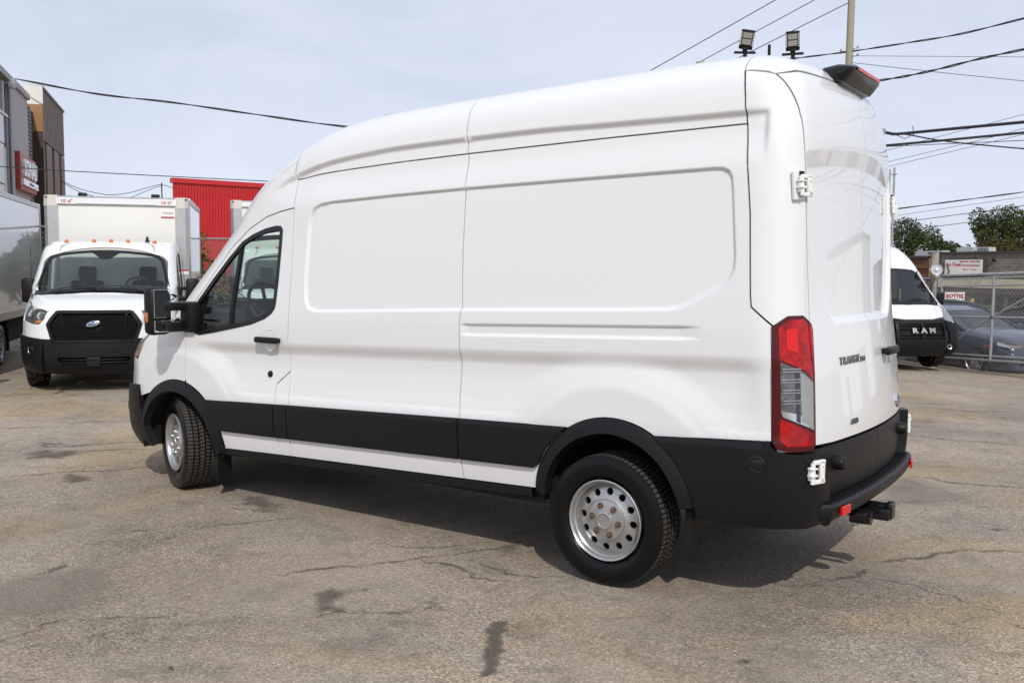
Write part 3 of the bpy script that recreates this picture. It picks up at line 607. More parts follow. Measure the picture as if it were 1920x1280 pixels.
    b = MB(); nrow = 13; gp = inset(gr, .03)
    for r in range(nrow):
        z = .835+r*.03
        for k in range(-16, 17):
            y = (k+.5*(r % 2))*.036
            if sd_poly(np.array([y]), np.array([z]), gp)[0] < -.004 and sd_poly(np.array([y]), np.array([z]), [(-.09, .97), (.09, .97), (.09, 1.08), (-.09, 1.08)])[0] > 0:
                p, n = B.pt(FRONTC, (y, z), -.018); b.box(p, (.02, .027, .008), R=None)
                p, n = B.pt(FRONTC, (y+.018, z+.015), -.018); b.box(p, (.02, .005, .024))
    stuff(b.build('grille_mesh', M['black'], g))
    for s in (1, -1):
        p, n = B.pt(FRONTC, (s*.40, 1.10), -.004); b = MB(); b.box((0, 0, 0), (.012, .02, .17), .004, R=Matrix.Rotation(-s*.16, 3, 'X')); o = b.build('grille_bar', M['blackgloss'], g); o.location = p
    p, n = B.pt(FRONTC, (0, 1.055), .02); Rm = Vector((0, 1, 0)).rotation_difference(n).to_matrix()
    def oval(name, a, c, t, m, par, p, Rm):
        b = MB(); b.lathe([(0, t), (.8, t), (.93, t*.8), (1, 0), (1, -.01)], 36); V = [Rm@Vector((v[0]*a, v[1], v[2]*c)) for v in b.V]; b.V = [tuple(v+p) for v in V]; return b.build(name, m, par, True, 40)
    bd = oval('badge', .092, .038, .010, M['chrome'], g, p, Rm); oval('badge_field', .082, .031, .0125, M['blue'], g, p, Rm)
    text('Ford', .052, M['chrome'], g, 'badge_script', frame(p+n*.0125, (0, 1, 0), (n.z*-1, 0, n.x)), .002, shear=.25, sx=1.15)
    # black bumper with fog lamps and lower intake
    bu = [(.50, .80), (.545, .852), (.93, .862), (1.06, .868), (1.06, .50), (.95, .435), (.6, .40), (-.6, .40), (-.95, .435), (-1.06, .50), (-1.06, .868), (-.93, .862), (-.545, .852), (-.50, .80)]
    intake = [(-.46, .60), (-.42, .615), (.42, .615), (.46, .60), (.38, .495), (-.38, .495)]
    bc = [(y, z) for y, z in bu]
    B.panel('front_bumper', [(.62, .852), (.62, .40), (-.62, .40), (-.62, .852), (-.545, .852), (-.50, .80), (.50, .80), (.545, .852)], FRONTC, M['black'], off=.03, holes=[intake], grid=.05, gap=0, sides=(1,), thick=.05)
    cor = uv3(F, FRONTC, [(.62, .852), (.62, .40), (.80, .415)], FCORC); cor = [tuple(q) for q in cor]; sidee = [tuple(q) for q in uv3(F, SIDEC, [(4.05, .425), (4.12, .62), (4.15, .70), (4.17, .80), (4.185, .895), (4.24, .898)], FCORC)]
    B.panel('bumper_corner', cor[:1]+cor[1:]+sidee+[tuple(uv3(F, FRONTC, [(.90, .885)], FCORC)[0])], FCORC, M['black'], off=.03, grid=.05, gap=0, thick=.05)
    B.panel('lower_intake', inset(intake, -.02), FRONTC, M['void'], off=-.05, grid=.2, gap=0, sides=(1,), thick=0)
    for z in (.535, .575):
        q = [B.pt(FRONTC, (y, z), -.01)[0] for y in np.linspace(-.42, .42, 9)]; MB().tube(q, .007, 6).build('intake_bar', M['black'], B.root, True)
    p, n = B.pt(FRONTC, (0, .55), .02); b = MB(); b.box(p, (.04, .17, .12), .008); b.build('sensor_block', M['black'], B.root)
    for s in (1, -1):
        p, n = B.pt(FRONTC, (s*.80, .70), .028, 1); b = MB(); Rm = Vector((0, 1, 0)).rotation_difference(n).to_matrix(); b.lathe([(0, -.02), (.03, -.015), (.045, .004), (.055, .006)], 20, R=Rm, o=p); fl = b.build('fog_lamp', M['chrome'], B.root, True)
        b = MB(); b.lathe([(.052, .004), (.066, .010), (.07, 0)], 20, R=Rm, o=p); b.build('surround', M['black'], fl, True)
        p, n = B.pt(FRONTC, (s*.095, .72), .031, 1); b = MB(); b.lathe([(0, .0), (.008, 0), (.011, .004), (.013, 0)], 12, R=Vector((0, 1, 0)).rotation_difference(n).to_matrix(), o=p); b.build('plate_screw', M['void'], B.root, True)
    # wipers
    for y0, y1 in ((.60, -.02), (-.06, -.66)):
        q = [B.pt(WSC, (y0+(y1-y0)*t, -.40+.055*math.sin(t*2.6)), .02)[0] for t in np.linspace(0, 1, 9)]; MB().tube(q, .009, 6, r2=.006).build('wiper', M['black'], B.root, True)
    # flares, mouldings, rocker on the front half
    fl = arch(ARCHF, .42, .535, 176, 22); inn = arch(ARCHF, .42, .45, 20, 176)
    def flare_off(cx):
        return lambda co: .010+.028*np.clip((.535-np.hypot(co[:, 0]-cx, co[:, 1]-.42))/.085, 0, 1)**.6
    B.panel('wheel_arch_flare', fl+inn, SIDEC, M['black'], grid=.03, gap=0, thick=.06, offfn=flare_off(ARCHF))
    mo = lambda co: .016+.010*np.clip((.845-co[:, 1])/.03, 0, 1)-.006*np.clip((.62-co[:, 1])/.03, 0, 1)
    arm = [p for p in arch(ARCHF, .42, .537, 177, 120) if .603 < p[1] < .832]
    B.panel('door_moulding', [(2.586, .60), (3.2, .606)]+arm+[(3.33, .83), (2.584, .837)], SIDEC, M['black'], grid=.05, gap=.003, offfn=mo, thick=.03, feat=MOF)
    B.panel('flap_moulding', [(2.455, .60), (2.582, .60), (2.580, .837), (2.450, .839)], SIDEC, M['black'], grid=.05, gap=.003, offfn=mo, thick=.03, feat=MOF)
    # door handle in its cup, lock
    for s in (1, -1):
        p, n = B.pt(SIDEC, (2.62, 1.275), 0, s); Rm = Vector((0, 1, 0)).rotation_difference(n).to_matrix()
        b = MB(); b.lathe([(.078, .001), (.074, .003), (.066, -.001), (.05, -.003), (0, -.004)], 28, R=Rm, o=p); cup = b.build('handle_cup', M['white'], B.root, True)
        b = MB(); b.box((0, 0, 0), (.235, .032, .042), .012, R=Rm); h = b.build('door_handle', M['black'], B.root, True); h.location = p+n*.034
        [MB().box(Rm@Vector((k, -.02, 0)), (.03, .04, .03), .006, R=Rm).build('mount', M['black'], h) for k in (.09, -.09)]
        p, n = B.pt(SIDEC, (2.652, 1.037), .002, s); b = MB(); b.lathe([(0, .010), (.014, .010), (.021, .006), (.024, -.002)], 20, R=Vector((0, 1, 0)).rotation_difference(n).to_matrix(), o=p); b.build('door_lock', M['black'], B.root, True)
        # towing mirror on two arms
        T = lambda x, y, z: B.w((x, s*y, z)); fo = fold if s < 0 else 0; HP = T(3.60-fo*.5, 1.205-fo, 1.482)
        b = MB(); b.add([T(*q) for q in [(3.36, .955, 1.60), (3.50, .955, 1.50), (3.66, .965, 1.395), (3.79, .975, 1.315), (3.76, .985, 1.285), (3.45, .99, 1.295), (3.36, .985, 1.33)]+[(3.36, .90, 1.60), (3.50, .90, 1.50), (3.66, .90, 1.395), (3.79, .92, 1.315), (3.76, .92, 1.285), (3.45, .92, 1.295), (3.36, .92, 1.33)]],
               [tuple(range(7)), tuple(range(13, 6, -1))]+[(i, (i+1) % 7, (i+1) % 7+7, i+7) for i in range(7)])
        b.box(T(3.49, 1.0, 1.43), (.16, .10, .23), .03)
        b.box(T(3.535, 1.075-fo/2, 1.512), (.07, .17-fo*.8, .062), .014); b.box(T(3.56, 1.075-fo/2, 1.362), (.07, .17-fo*.8, .075), .014)
        mir = b.build('mirror', M['black'], B.root, True, 40)
        b = MB(); b.box((0, 0, 0), (.11, .19, .35), .04, R=Matrix.Rotation(s*.10, 3, 'Z')); hd_ = b.build('mirror_head', M['black'], mir, True, 50); hd_.location = HP
        b = MB(); b.box((-.058, 0, .055), (.006, .15, .205), .002, R=Matrix.Rotation(s*.10, 3, 'Z')); o = b.build('mirror_glass', M['mirror'], mir); o.location = HP
        b = MB(); b.box((-.058, 0, -.11), (.010, .15, .085), .004, R=Matrix.Rotation(s*.10, 3, 'Z')); o = b.build('wide_angle_glass', M['mirror'], mir); o.location = HP
        b = MB(); b.box((.01, s*.095, -.045), (.075, .03, .105), .014); o = b.build('side_repeater', M['clear'], mir, True); o.location = HP
        b = MB(); b.box((.008, s*.088, -.045), (.05, .02, .07), .006); o = b.build('repeater_bulb', M['amber'], mir, True); o.location = HP
    # cabin: dashboard, steering wheel, seats, bulkhead, floor
    b = MB(); prof = [(3.95, 1.36), (3.75, 1.475), (3.45, 1.50), (3.36, 1.46), (3.34, 1.30), (3.42, 1.0), (3.55, .7), (3.95, .7)]
    b.prism(prof, -.86, .86, lambda a, c, d: B.w((a, d, c))); b.box(B.w((3.42, .40, 1.50)), (.26, .44, .10), .03); b.box(B.w((3.43, 0, 1.44)), (.06, .26, .16), .01); b.build('dashboard', M['interior'], B.root, False)
    Rm = Matrix.Rotation(D(-62), 3, 'Y'); st = MB(); o = B.w((3.30, .42, 1.505))
    st.tube([o+Rm@Vector((.185*math.cos(t), .185*math.sin(t), 0)) for t in np.linspace(0, 2*math.pi, 37)], .015, 8)
    for t in (0, 2.2, 4.1): st.tube([o+Rm@Vector((.18*math.cos(t), .18*math.sin(t), 0)), o+Rm@Vector((.03*math.cos(t), .03*math.sin(t), -.03))], .014, 6)
    st.box(o+Rm@Vector((0, 0, -.03)), (.1, .1, .04), .01, R=Rm); st.build('steering_wheel', M['interior'], B.root, True)
    for y in (.45, -.45):
        b = MB(); b.box(B.w((2.58, y, .98)), (.50, .50, .16), .05); b.box(B.w((2.30, y, 1.30)), (.13, .48, .62), .05, R=Matrix.Rotation(D(-8), 3, 'Y')); b.box(B.w((2.25, y, 1.72)), (.09, .26, .22), .04, R=Matrix.Rotation(D(-8), 3, 'Y')); b.build('seat', M['seat'], B.root, True)
    b = MB(); b.box(B.w((2.9, 0, .62)), (1.7, 1.7, .06)); b.box(B.w((1.98, 0, 1.35)), (.03, 1.72, 1.5)); b.build('bulkhead', M['greytrim'], B.root)
    if high:
        b = MB(); b.box(B.w((2.62, 0, 2.10)), (1.1, 1.5, .03)); b.build('headliner', M['greytrim'], B.root)
def well(B, cx, cz, ri=.47):
    for s in (1, -1):
        b = MB(); n = 20; V = []; F = []
        for i in range(n+1):
            t = math.pi*(.0+1.0*i/n); V += [B.w((cx+ri*math.cos(t), s*.985, cz+ri*math.sin(t))), B.w((cx+ri*math.cos(t), s*.50, cz+ri*math.sin(t)))]
        F = [(2*i, 2*i+1, 2*i+3, 2*i+2) for i in range(n)]; b.add(V, F)
        b.add([B.w((cx+ri*math.cos(t), s*.50, cz+ri*math.sin(t))) for t in np.linspace(0, math.pi, n)], [tuple(range(n))]); b.build('wheel_well', M['void'], B.root, True)
# ---------------------------------------------------------------- the white van in the middle of the yard
van = thing('cargo_van', 'large white high-roof panel van with black lower trim, parked in the middle of the yard', 'van')
B = Body(FV, van)
Wp = M['white']
A_ = [p for p in arch(ARCHR, .42, .49, 7, 173, 26)]
B.panel('side_panel', BS+GL[1:5]+MS[::-1][1:], SIDEC, Wp, grid=.055, feat=FEAT)
B.panel('side_panel', MS+GL[5:]+DS[1:]+[(-.934, .85), (-.93, .475), (-.535, .475)]+A_[::-1]+[(.44, .475)], SIDEC, Wp, grid=.055, feat=FEAT)
# roof skins: three lengths, each half of the roof from the gutter up
def gx(x): return float(uv3(FV, SIDEC, [(x, np.interp(x, [p[0] for p in GL[::-1]], [p[1] for p in GL[::-1]]))], ROOFC)[0, 1])
RT = [(-.739, 1.34), (-.738, 1.40), (-.736, 1.46), (-.734, 1.52), (-.732, 1.58), (-.730, 1.65), (-.728, 1.72), (-.726, 1.8)]
RS = [2.425, .957, -.768]
gfeat = ROOFC.uv(SIDEC.lift(FV, np.array([(x, np.interp(x, *GUT)+d) for x in list(np.linspace(-.9, 1.9, 75))+list(np.linspace(1.92, 2.5, 36)) for d in (-.03,)+GD+(.055, .07)]))[0])
ds3 = SIDEC.lift(FV, np.array([(-.771, 2.395), (-.769, 2.41), (-.769, 2.425), (-.769, 2.44), (-.768, 2.455), (-.766, 2.47), (-.764, 2.50), (-.761, 2.53), (-.757, 2.56), (-.752, 2.60), (-.747, 2.63), (-.74, 2.66)], float))[0]
for x0, x1 in ((2.425, .957), (.957, -.768)):
    e = [(x, gx(x)) for x in np.linspace(x1, x0, 9)]
    m_ = lambda x: [(x+(.03 if x < 2 else 0)*k, v) for k, v in ((0, 1.2), (.6, 1.4), (1, 1.6), (1, 1.974))]
    B.panel('roof_panel', e+(m_(x0) if x0 < 2 else [(x0, 1.2), (x0, 1.974)])+(m_(x1)[::-1] if x1 > 0 else [(-.725, 1.974), (-.725, 1.9)]+RT[::-1]+[tuple(q) for q in ROOFC.uv(ds3)][::-1]), ROOFC, Wp, grid=.06, feat=gfeat)
# rear pillar and the tail of the roof
dl3 = REARC.lift(FV, densify(DL, .04, False))[0]; 
ds = [tuple(q) for q in uv3(FV, SIDEC, densify(DS, .04, False), CORNC)]; up = [tuple(q) for q in CORNC.uv(ds3)]; dle = [tuple(q) for q in CORNC.uv(dl3)]
cf = CORNC.uv(SIDEC.lift(FV, np.array([(x, np.interp(x, *GUT)+d) for x in np.linspace(-.93, -.76, 22) for d in np.linspace(-.26, .05, 18)]))[0])
B.panel('rear_pillar', ds[::-1]+up+dle+[(-.12, .80), (.03, .80), (.047, .85)], CORNC, Wp, grid=.04, feat=cf)
dtop = [(.72, 2.648), (.60, 2.652), (.309, 2.656), (0, 2.658)]
t3 = np.vstack([ds3[-1:], ROOFC.lift(FV, np.array(RT+[(-.725, 1.9), (-.725, 1.974)], float))[0]]); d3 = REARC.lift(FV, densify([DL[0]]+dtop, .05, False))[0]
_dd = np.array([-.62, .30, .72]); _dd /= np.linalg.norm(_dd); _uu = np.cross(_dd, (0, 0, 1.)); _uu /= np.linalg.norm(_uu); TAILC = Chart((0, 0, 0), _uu, np.cross(_uu, _dd), _dd, 1.2, 3.4)
B.panel('roof_tail', TAILC.uv(np.vstack([t3, d3[::-1]])), TAILC, Wp, grid=.045, gap=.0015)
# rear doors (left door overlaps the middle)
for s in (1, -1):
    e = [tuple(q) for q in densify(DL, .04, False)[:-1]]+[(.860, .822), (.68, .815), (.416, .815), (0, .815)]
    dp = B.panel('rear_door', [(0, 2.655)]+[(y, z-.006) for y, z in dtop[::-1][1:]]+e, REARC, Wp, grid=.05, feat=RFEAT[RFEAT[:, 0] > 0], gap=.0045, sides=(s,))[0]
    lp = B.panel('door_skirt', [(0, .806), (.416, .806), (.68, .806), (.93, .808), (.93, .545), (0, .545)], REARC, M['black'], off=-.003, grid=.06, gap=.0025, sides=(s,), parent=dp)[0]
    p, n = B.pt(REARC, (.64, .712), .0, s); Rm = Vector((0, 1, 0)).rotation_difference(n).to_matrix(); b = MB(); b.lathe([(0, .050), (.018, .050), (.028, .046), (.034, .036), (.036, 0), (.046, -.002)], 24, R=Rm, o=p); b.build('door_buffer', M['black'], dp, True)
b = MB()
# fittings on the doors
p, n = B.pt(REARC, (-.31, 1.205), 0); Rm = Vector((0, 1, 0)).rotation_difference(n).to_matrix(); b.lathe([(.075, .001), (.07, .003), (.06, -.001), (0, -.003)], 28, R=Rm, o=p); b.build('handle_cup', Wp, van, True)
b = MB(); b.box((0, 0, 0), (.035, .23, .045), .012); o = b.build('door_handle', M['black'], van, True); o.location = p+n*.04; b = MB(); b.box((.02, .08, 0), (.05, .03, .03), .006); b.build('mount', M['black'], o); b = MB(); b.box((.02, -.08, 0), (.05, .03, .03), .006); b.build('mount', M['black'], o)
def rear_text(body, y, z, size, bold=.003):
    p, n = B.pt(REARC, (y, z), .003); q, _ = B.pt(REARC, (y-.05, z), .003); u = (q-p).normalized(); v = n.cross(u).normalized()
    return text(body, size*.9, M['badge'], van, 'lettering', frame(p, u, v), .003, shear=.18, bold=bold*.35, sx=1.12)
for i, ch in enumerate('TRANSIT'): rear_text(ch, .505-[0, .042, .087, .132, .172, .203, .228][i]*1.05, 1.203, .062)
for i, ch in enumerate('250'): rear_text(ch, .225-i*.030, 1.196, .042, .002)
for i, ch in enumerate('AWD'): rear_text(ch, .432-i*.036, .888, .042, .002)
p, n = B.pt(REARC, (-.60, .885), .004); Rm = Vector((0, 1, 0)).rotation_difference(n).to_matrix()
for nm, a, c, t, m in (('badge', .092, .038, .008, 'chrome'), ('badge_field', .082, .031, .0105, 'blue')):
    b = MB(); b.lathe([(0, t), (.8, t), (.93, t*.8), (1, 0), (1, -.01)], 36); b.V = [tuple(Rm@Vector((v[0]*c if False else v[0]*a, v[1], v[2]*c))+p) for v in b.V]; b.build(nm, M[m], van, True, 40)
# hinges, left and right, upper and lower
for s in (1, -1):
    for z in (2.07, .71):
        p, n = B.pt(CORNC, (-.115, z), .0, s); q, _ = B.pt(CORNC, (-.20, z), .0, s); u = (q-p).normalized(); Rz = Matrix((u, n, u.cross(n))).transposed()
        if s < 0: Rz = Matrix((u, n, -u.cross(n))).transposed()
        off = .012 if z > 1 else .035
        b = MB(); b.box((-.012, off-.01, 0), (.075, .02, .155), .006); pl = b.build('hinge', M['white'] if z > 1 else M['black'], van); pl.matrix_local = Matrix.Translation(p)@Rz.to_4x4()
        b = MB(); b.box((-.022, off+.014, .004), (.034, .022, .066), .005); b.tube([(-.022, off+.020, -.048), (-.022, off+.020, .054)], .011, 10); b.box((-.022, off+.02, .012), (.044, .03, .012), .002); b.box((-.022, off+.02, -.022), (.044, .03, .008), .002)
        b.box((.028, off+.012, .048), (.08, .018, .022), .005); b.box((.028, off+.012, -.048), (.08, .018, .022), .005); b.box((.048, off+.012, 0), (.034, .018, .112), .005); b.tube([(.048, off+.018, .03), (.048, off+.026, .03)], .008, 6); b.tube([(.048, off+.018, -.03), (.048, off+.026, -.03)], .008, 6); MB().box((.004, off+.004, -.062), (.03, .012, .03), .002).build('hinge_gap', M['void'], pl); b.build('hinge_leaf', M['whiteplastic'], pl, True)
M['bowl'] = mat('lamp_bowl', (.16, .16, .165), .16, metal=.5, var=.5, vscale=22)
# tail lights
for s in (1, -1):
    sh_ = 0 if s > 0 else .10
    fr = B.panel('tail_light', [(a+sh_, c) for a, c in TL], CORNC, M['darkred'], off=.010, grid=.03, gap=.001, sides=(s,), thick=.03, label='red and clear tail light' if s > 0 else None)[0]
    def tlp(nm, poly, m, off): return B.panel(nm, [(a+sh_, c) for a, c in poly], CORNC, M[m], off=off, grid=.03, gap=0, sides=(s,), thick=.012, parent=fr)[0]
    tlp('stop_lens', [(.012, 1.395), (.012, 1.245), (-.10, 1.192), (-.162, 1.140), (-.172, 1.37), (-.160, 1.40), (-.115, 1.432), (-.04, 1.432)], 'red', .014)
    tlp('tail_lens', [(.014, .965), (.018, .86), (-.01, .83), (-.135, .83), (-.148, .845), (-.152, .885)], 'red', .014)
    cl_ = [(.008, 1.232), (.010, .99), (.002, .972), (-.150, .900), (-.160, 1.128), (-.102, 1.180)]
    tlp('reflector_bowl', cl_, 'bowl', .0115); tlp('bowl_foot', [(.008, 1.0), (.002, .972), (-.150, .900), (-.150, .94), (-.06, .985)], 'chrome', .014); tlp('clear_lens', cl_, 'clear', .026)
    b = MB()
    for z in (1.185, 1.135, 1.085, 1.035):
        for dz in (0, .013): q = [B.pt(CORNC, (u_, z+dz+(-.06 if u_ < -.09 else 0)*0), .018, s)[0] for u_ in np.linspace(.0, -.085, 5)]; b.tube(q, .0024, 5)
    b.build('lens_rib', M['chrome'], fr, True)
    tlp('lamp_divider', [(-.058, 1.192), (-.058, .95), (-.075, .94), (-.075, 1.185)], 'interior', .0165)
    tlp('reflector_strip', [(-.082, 1.178), (-.082, .945), (-.148, .912), (-.156, 1.128), (-.102, 1.172)], 'alu', .0145)
    tlp('inner_block', [(-.02, 1.385), (-.02, 1.29), (-.075, 1.275), (-.075, 1.39)], 'redreflect', .0165)
# lower cladding
mo = lambda co: .016+.010*np.clip((.85-co[:, 1])/.03, 0, 1)-.006*np.clip((.62-co[:, 1])/.03, 0, 1)
B.panel('side_moulding', [(.966, .597), (2.450, .600), (2.447, .839), (.962, .847)], SIDEC, M['black'], grid=.05, gap=.003, offfn=mo, thick=.03, feat=MOF)
ar = [p for p in arch(ARCHR, .42, .492, 2, 70, 30) if .597 < p[1] < .846]
B.panel('side_moulding', [(.960, .597)]+[(.43, .597)]+ar+[(.20, .849), (.958, .847)], SIDEC, M['black'], grid=.05, gap=.003, offfn=mo, thick=.03, feat=MOF)
def flo(co): return .010+.030*np.clip((.49-np.hypot(co[:, 0]-ARCHR, co[:, 1]-.42))/.08, 0, 1)**.6
B.panel('wheel_arch_flare', arch(ARCHR, .42, .49, 172, 6)+arch(ARCHR, .42, .412, 6, 172), SIDEC, M['black'], grid=.03, gap=0, thick=.06, offfn=flo)
ar = [p for p in arch(ARCHR, .42, .492, 118, 172, 30) if p[1] < .84]
cl = ar+[(-.545, .44), (-.93, .437), (-.93, .856)]
B.panel('rear_cladding', cl, SIDEC, M['black'], grid=.05, gap=0, offfn=lambda co: .014+.014*np.clip((.845-co[:, 1])/.03, 0, 1), thick=.04, feat=MOF)
e0 = [tuple(q) for q in uv3(FV, SIDEC, [(-.93, .437), (-.93, .853)], CORNC)]
B.panel('bumper_corner', [(u+.022, v) for u, v in e0]+[(.033, .808), (-.02, .795), (-.16, .795), (-.165, .685), (-.215, .68), (-.235, .55), (-.245, .452)], CORNC, M['black'], grid=.04, gap=0, thick=.05, offfn=lambda co:   .0295+.014*np.clip((-.02-co[:, 0])/.08, 0, 1))
# rear step: ribbed tread on top
def xo(y): return -1.222+.07*abs(y/.93)**2.4+.13*float(sstep(.80, .95, np.float64(abs(y))))
ys = np.sign(np.linspace(-1, 1, 25))*.945*np.abs(np.linspace(-1, 1, 25))**.8; b = MB()
for i in range(24):
    V = []
    for y in (ys[i], ys[i+1]):
        x = xo(y); V += [B.w((-1.10+.06*abs(y), y, .535)), B.w((x+.012, y, .535)), B.w((x, y, .520)), B.w((x+.002, y, .485)), B.w((x+.016, y, .458)), B.w((x+.045, y, .446)), B.w((-1.0, y, .435))]
    b.add(V, [(k, k+7, k+8, k+1) for k in range(6)])
b.add(b.V[:7], [(6, 5, 4, 3, 2, 1, 0)]); b.add(b.V[23*14+7:23*14+14], [tuple(range(7))]); rb = b.build('rear_bumper', M['black'], van, True, 40)
b = MB()
for y in np.linspace(-.87, .87, 58):
    if abs(y) < .95: b.add([B.w(q) for y2 in (y-.007, y+.007) for q in ((-1.12+.06*abs(y), y2, .535), (xo(y)+.022, y2, .535), (xo(y)+.024, y2, .541), (-1.12+.06*abs(y), y2, .542))], [(0, 1, 2, 3), (7, 6, 5, 4), (3, 2, 6, 7), (1, 5, 6, 2)])
b.build('step_rib', M['black'], rb)
for s in (1, -1):
    p = B.w((xo(.70)-.008, s*.70, .492)); b = MB(); b.box((0, 0, 0), (.014, .10, .045), .004, R=Matrix.Rotation(-s*.13, 3, 'Z')); o = b.build('reflector', M['redreflect'], rb); o.location = p
    p, n = B.pt(SIDEC, (-.872, .742), .026, s); b = MB(); b.lathe([(0, .010), (.018, .010), (.03, .004), (.036, .007), (.044, .002), (.046, -.004)], 28, R=Vector((0, 1, 0)).rotation_difference(n).to_matrix(), o=p); b.build('cladding_plug', M['blackgloss'], van, True)
# rocker, side step, underbody, wells, mud flaps, hitch
for s in (1, -1):
    b = MB()
    for x0, x1 in ((3.24, 2.46), (2.46, .47)):
        V = [B.w((x, s*y, z)) for x in (x0, x1) for y, z in ((.975, .474), (.988, .462), (.985, .43), (.965, .418), (.80, .40))]; b.add(V, [(k, k+1, k+6, k+5) for k in range(4)])
    b.build('sill_trim', M['black'], van, True, 30)
    b = MB(); b.box((3.27, s*.93, .235), (.015, .13, .20), .004); b.build('mud_flap', M['black'], van); b = MB(); b.box((-.46, s*.88, .36), (.015, .18, .22), .004); b.build('mud_flap', M['black'], van)
b = MB(); b.box(B.w((1.9, 0, .46)), (3.2, 1.86, .08)); b.box(B.w((-.78, 0, .47)), (.44, 1.70, .10)); b.box(B.w((4.15, 0, .46)), (.7, 1.3, .1)); b.box(B.w((-.05, 0, .93)), (1.2, 1.3, .05)); b.build('underbody', M['under'], van)
b = MB(); b.tube([(0, -.85, .352), (0, .85, .352)], .045, 10); b.tube([(0, 0, .36), (3.6, 0, .34)], .035, 8); b.box((0, 0, .352), (.28, .26, .26), .06); b.tube([(3.75, -.7, .33), (3.75, .7, .33)], .04, 8); b.build('axle', M['under'], van, True)
b = MB(); b.tube([(2.4, -.35, .27), (1.2, -.38, .27), (.3, -.45, .30), (-.6, -.55, .34)], .035, 10); b.build('exhaust', M['rust'], van, True)
b = MB(); b.tube([(-1.02, -.5, .405), (-1.02, .5, .405)], .032, 8); b.box((-1.10, 0, .385), (.26, .072, .072), .006); b.box((-1.225, 0, .385), (.04, .09, .09), .008); b.box((-1.14, .28, .40), (.10, .07, .07), .012); b.tube([(-1.20, .28, .40), (-1.18, .28, .40)], .038, 12); b.box((-1.14, .12, .385), (.22, .012, .06), .003); b.build('tow_hitch', M['blackgloss'], van, True)
well(B, ARCHF, .40, .48); well(B, ARCHR, .40, .445)
cab(B, True)
# high-mounted brake light on the roof tail
BLP = [(-.88, 2.70), (-.95, 2.744), (-1.03, 2.752), (-1.098, 2.738), (-1.112, 2.728), (-1.110, 2.712), (-1.057, 2.648), (-.97, 2.64)]; ss = [(-.30, .35), (-.285, .72), (-.255, .93), (-.22, 1), (0, 1.02), (.22, 1), (.255, .93), (.285, .72), (.30, .35)]
b = MB(); V = [B.w((-1.02+(x+1.02)*(.45+.55*k), y, 2.695+(z-2.695)*k)) for y, k in ss for x, z in BLP]; m8 = len(BLP)
b.add(V, [(i*m8+j, i*m8+(j+1) % m8, (i+1)*m8+(j+1) % m8, (i+1)*m8+j) for i in range(len(ss)-1) for j in range(m8)]+[tuple(range(m8)), tuple(range(len(ss)*m8-1, (len(ss)-1)*m8-1, -1))]); bl = b.build('brake_light', M['blackgloss'], van, True, 40)
b = MB(); b.add([B.w((x-.004, y, z)) for y in np.linspace(-.215, .215, 7) for x, z in ((-1.085, 2.7465), (-1.098, 2.742), (-1.116, 2.729), (-1.1145, 2.712))], [(4*i+j, 4*i+j+1, 4*i+j+5, 4*i+j+4) for i in range(6) for j in range(3)]); b.build('brake_lens', M['redreflect'], bl)
# roof aerial, front and rear wheels
p, n = B.pt(TOPC, (1.98, .47), 0); b = MB(); b.lathe([(.028, 0), (.022, .03), (.012, .05), (0, .055)], 14, R=Matrix.Rotation(D(90), 3, 'X'), o=p); b.build('aerial', M['black'], van, True)
st = -.3405; nut2 = KIT.nut.copy(); nut2.materials[0] = M['steel']
for s in (1, -1):
    KIT.make(van, (0, s*.900, .3525), 0, s, .2)
    k = Vector((3.75, s*.79, .3525)); off = Matrix.Rotation(st, 3, 'Z')@Vector((0, s*.083, 0)); KIT.make(van, k+off, st, s, .9, nut2)
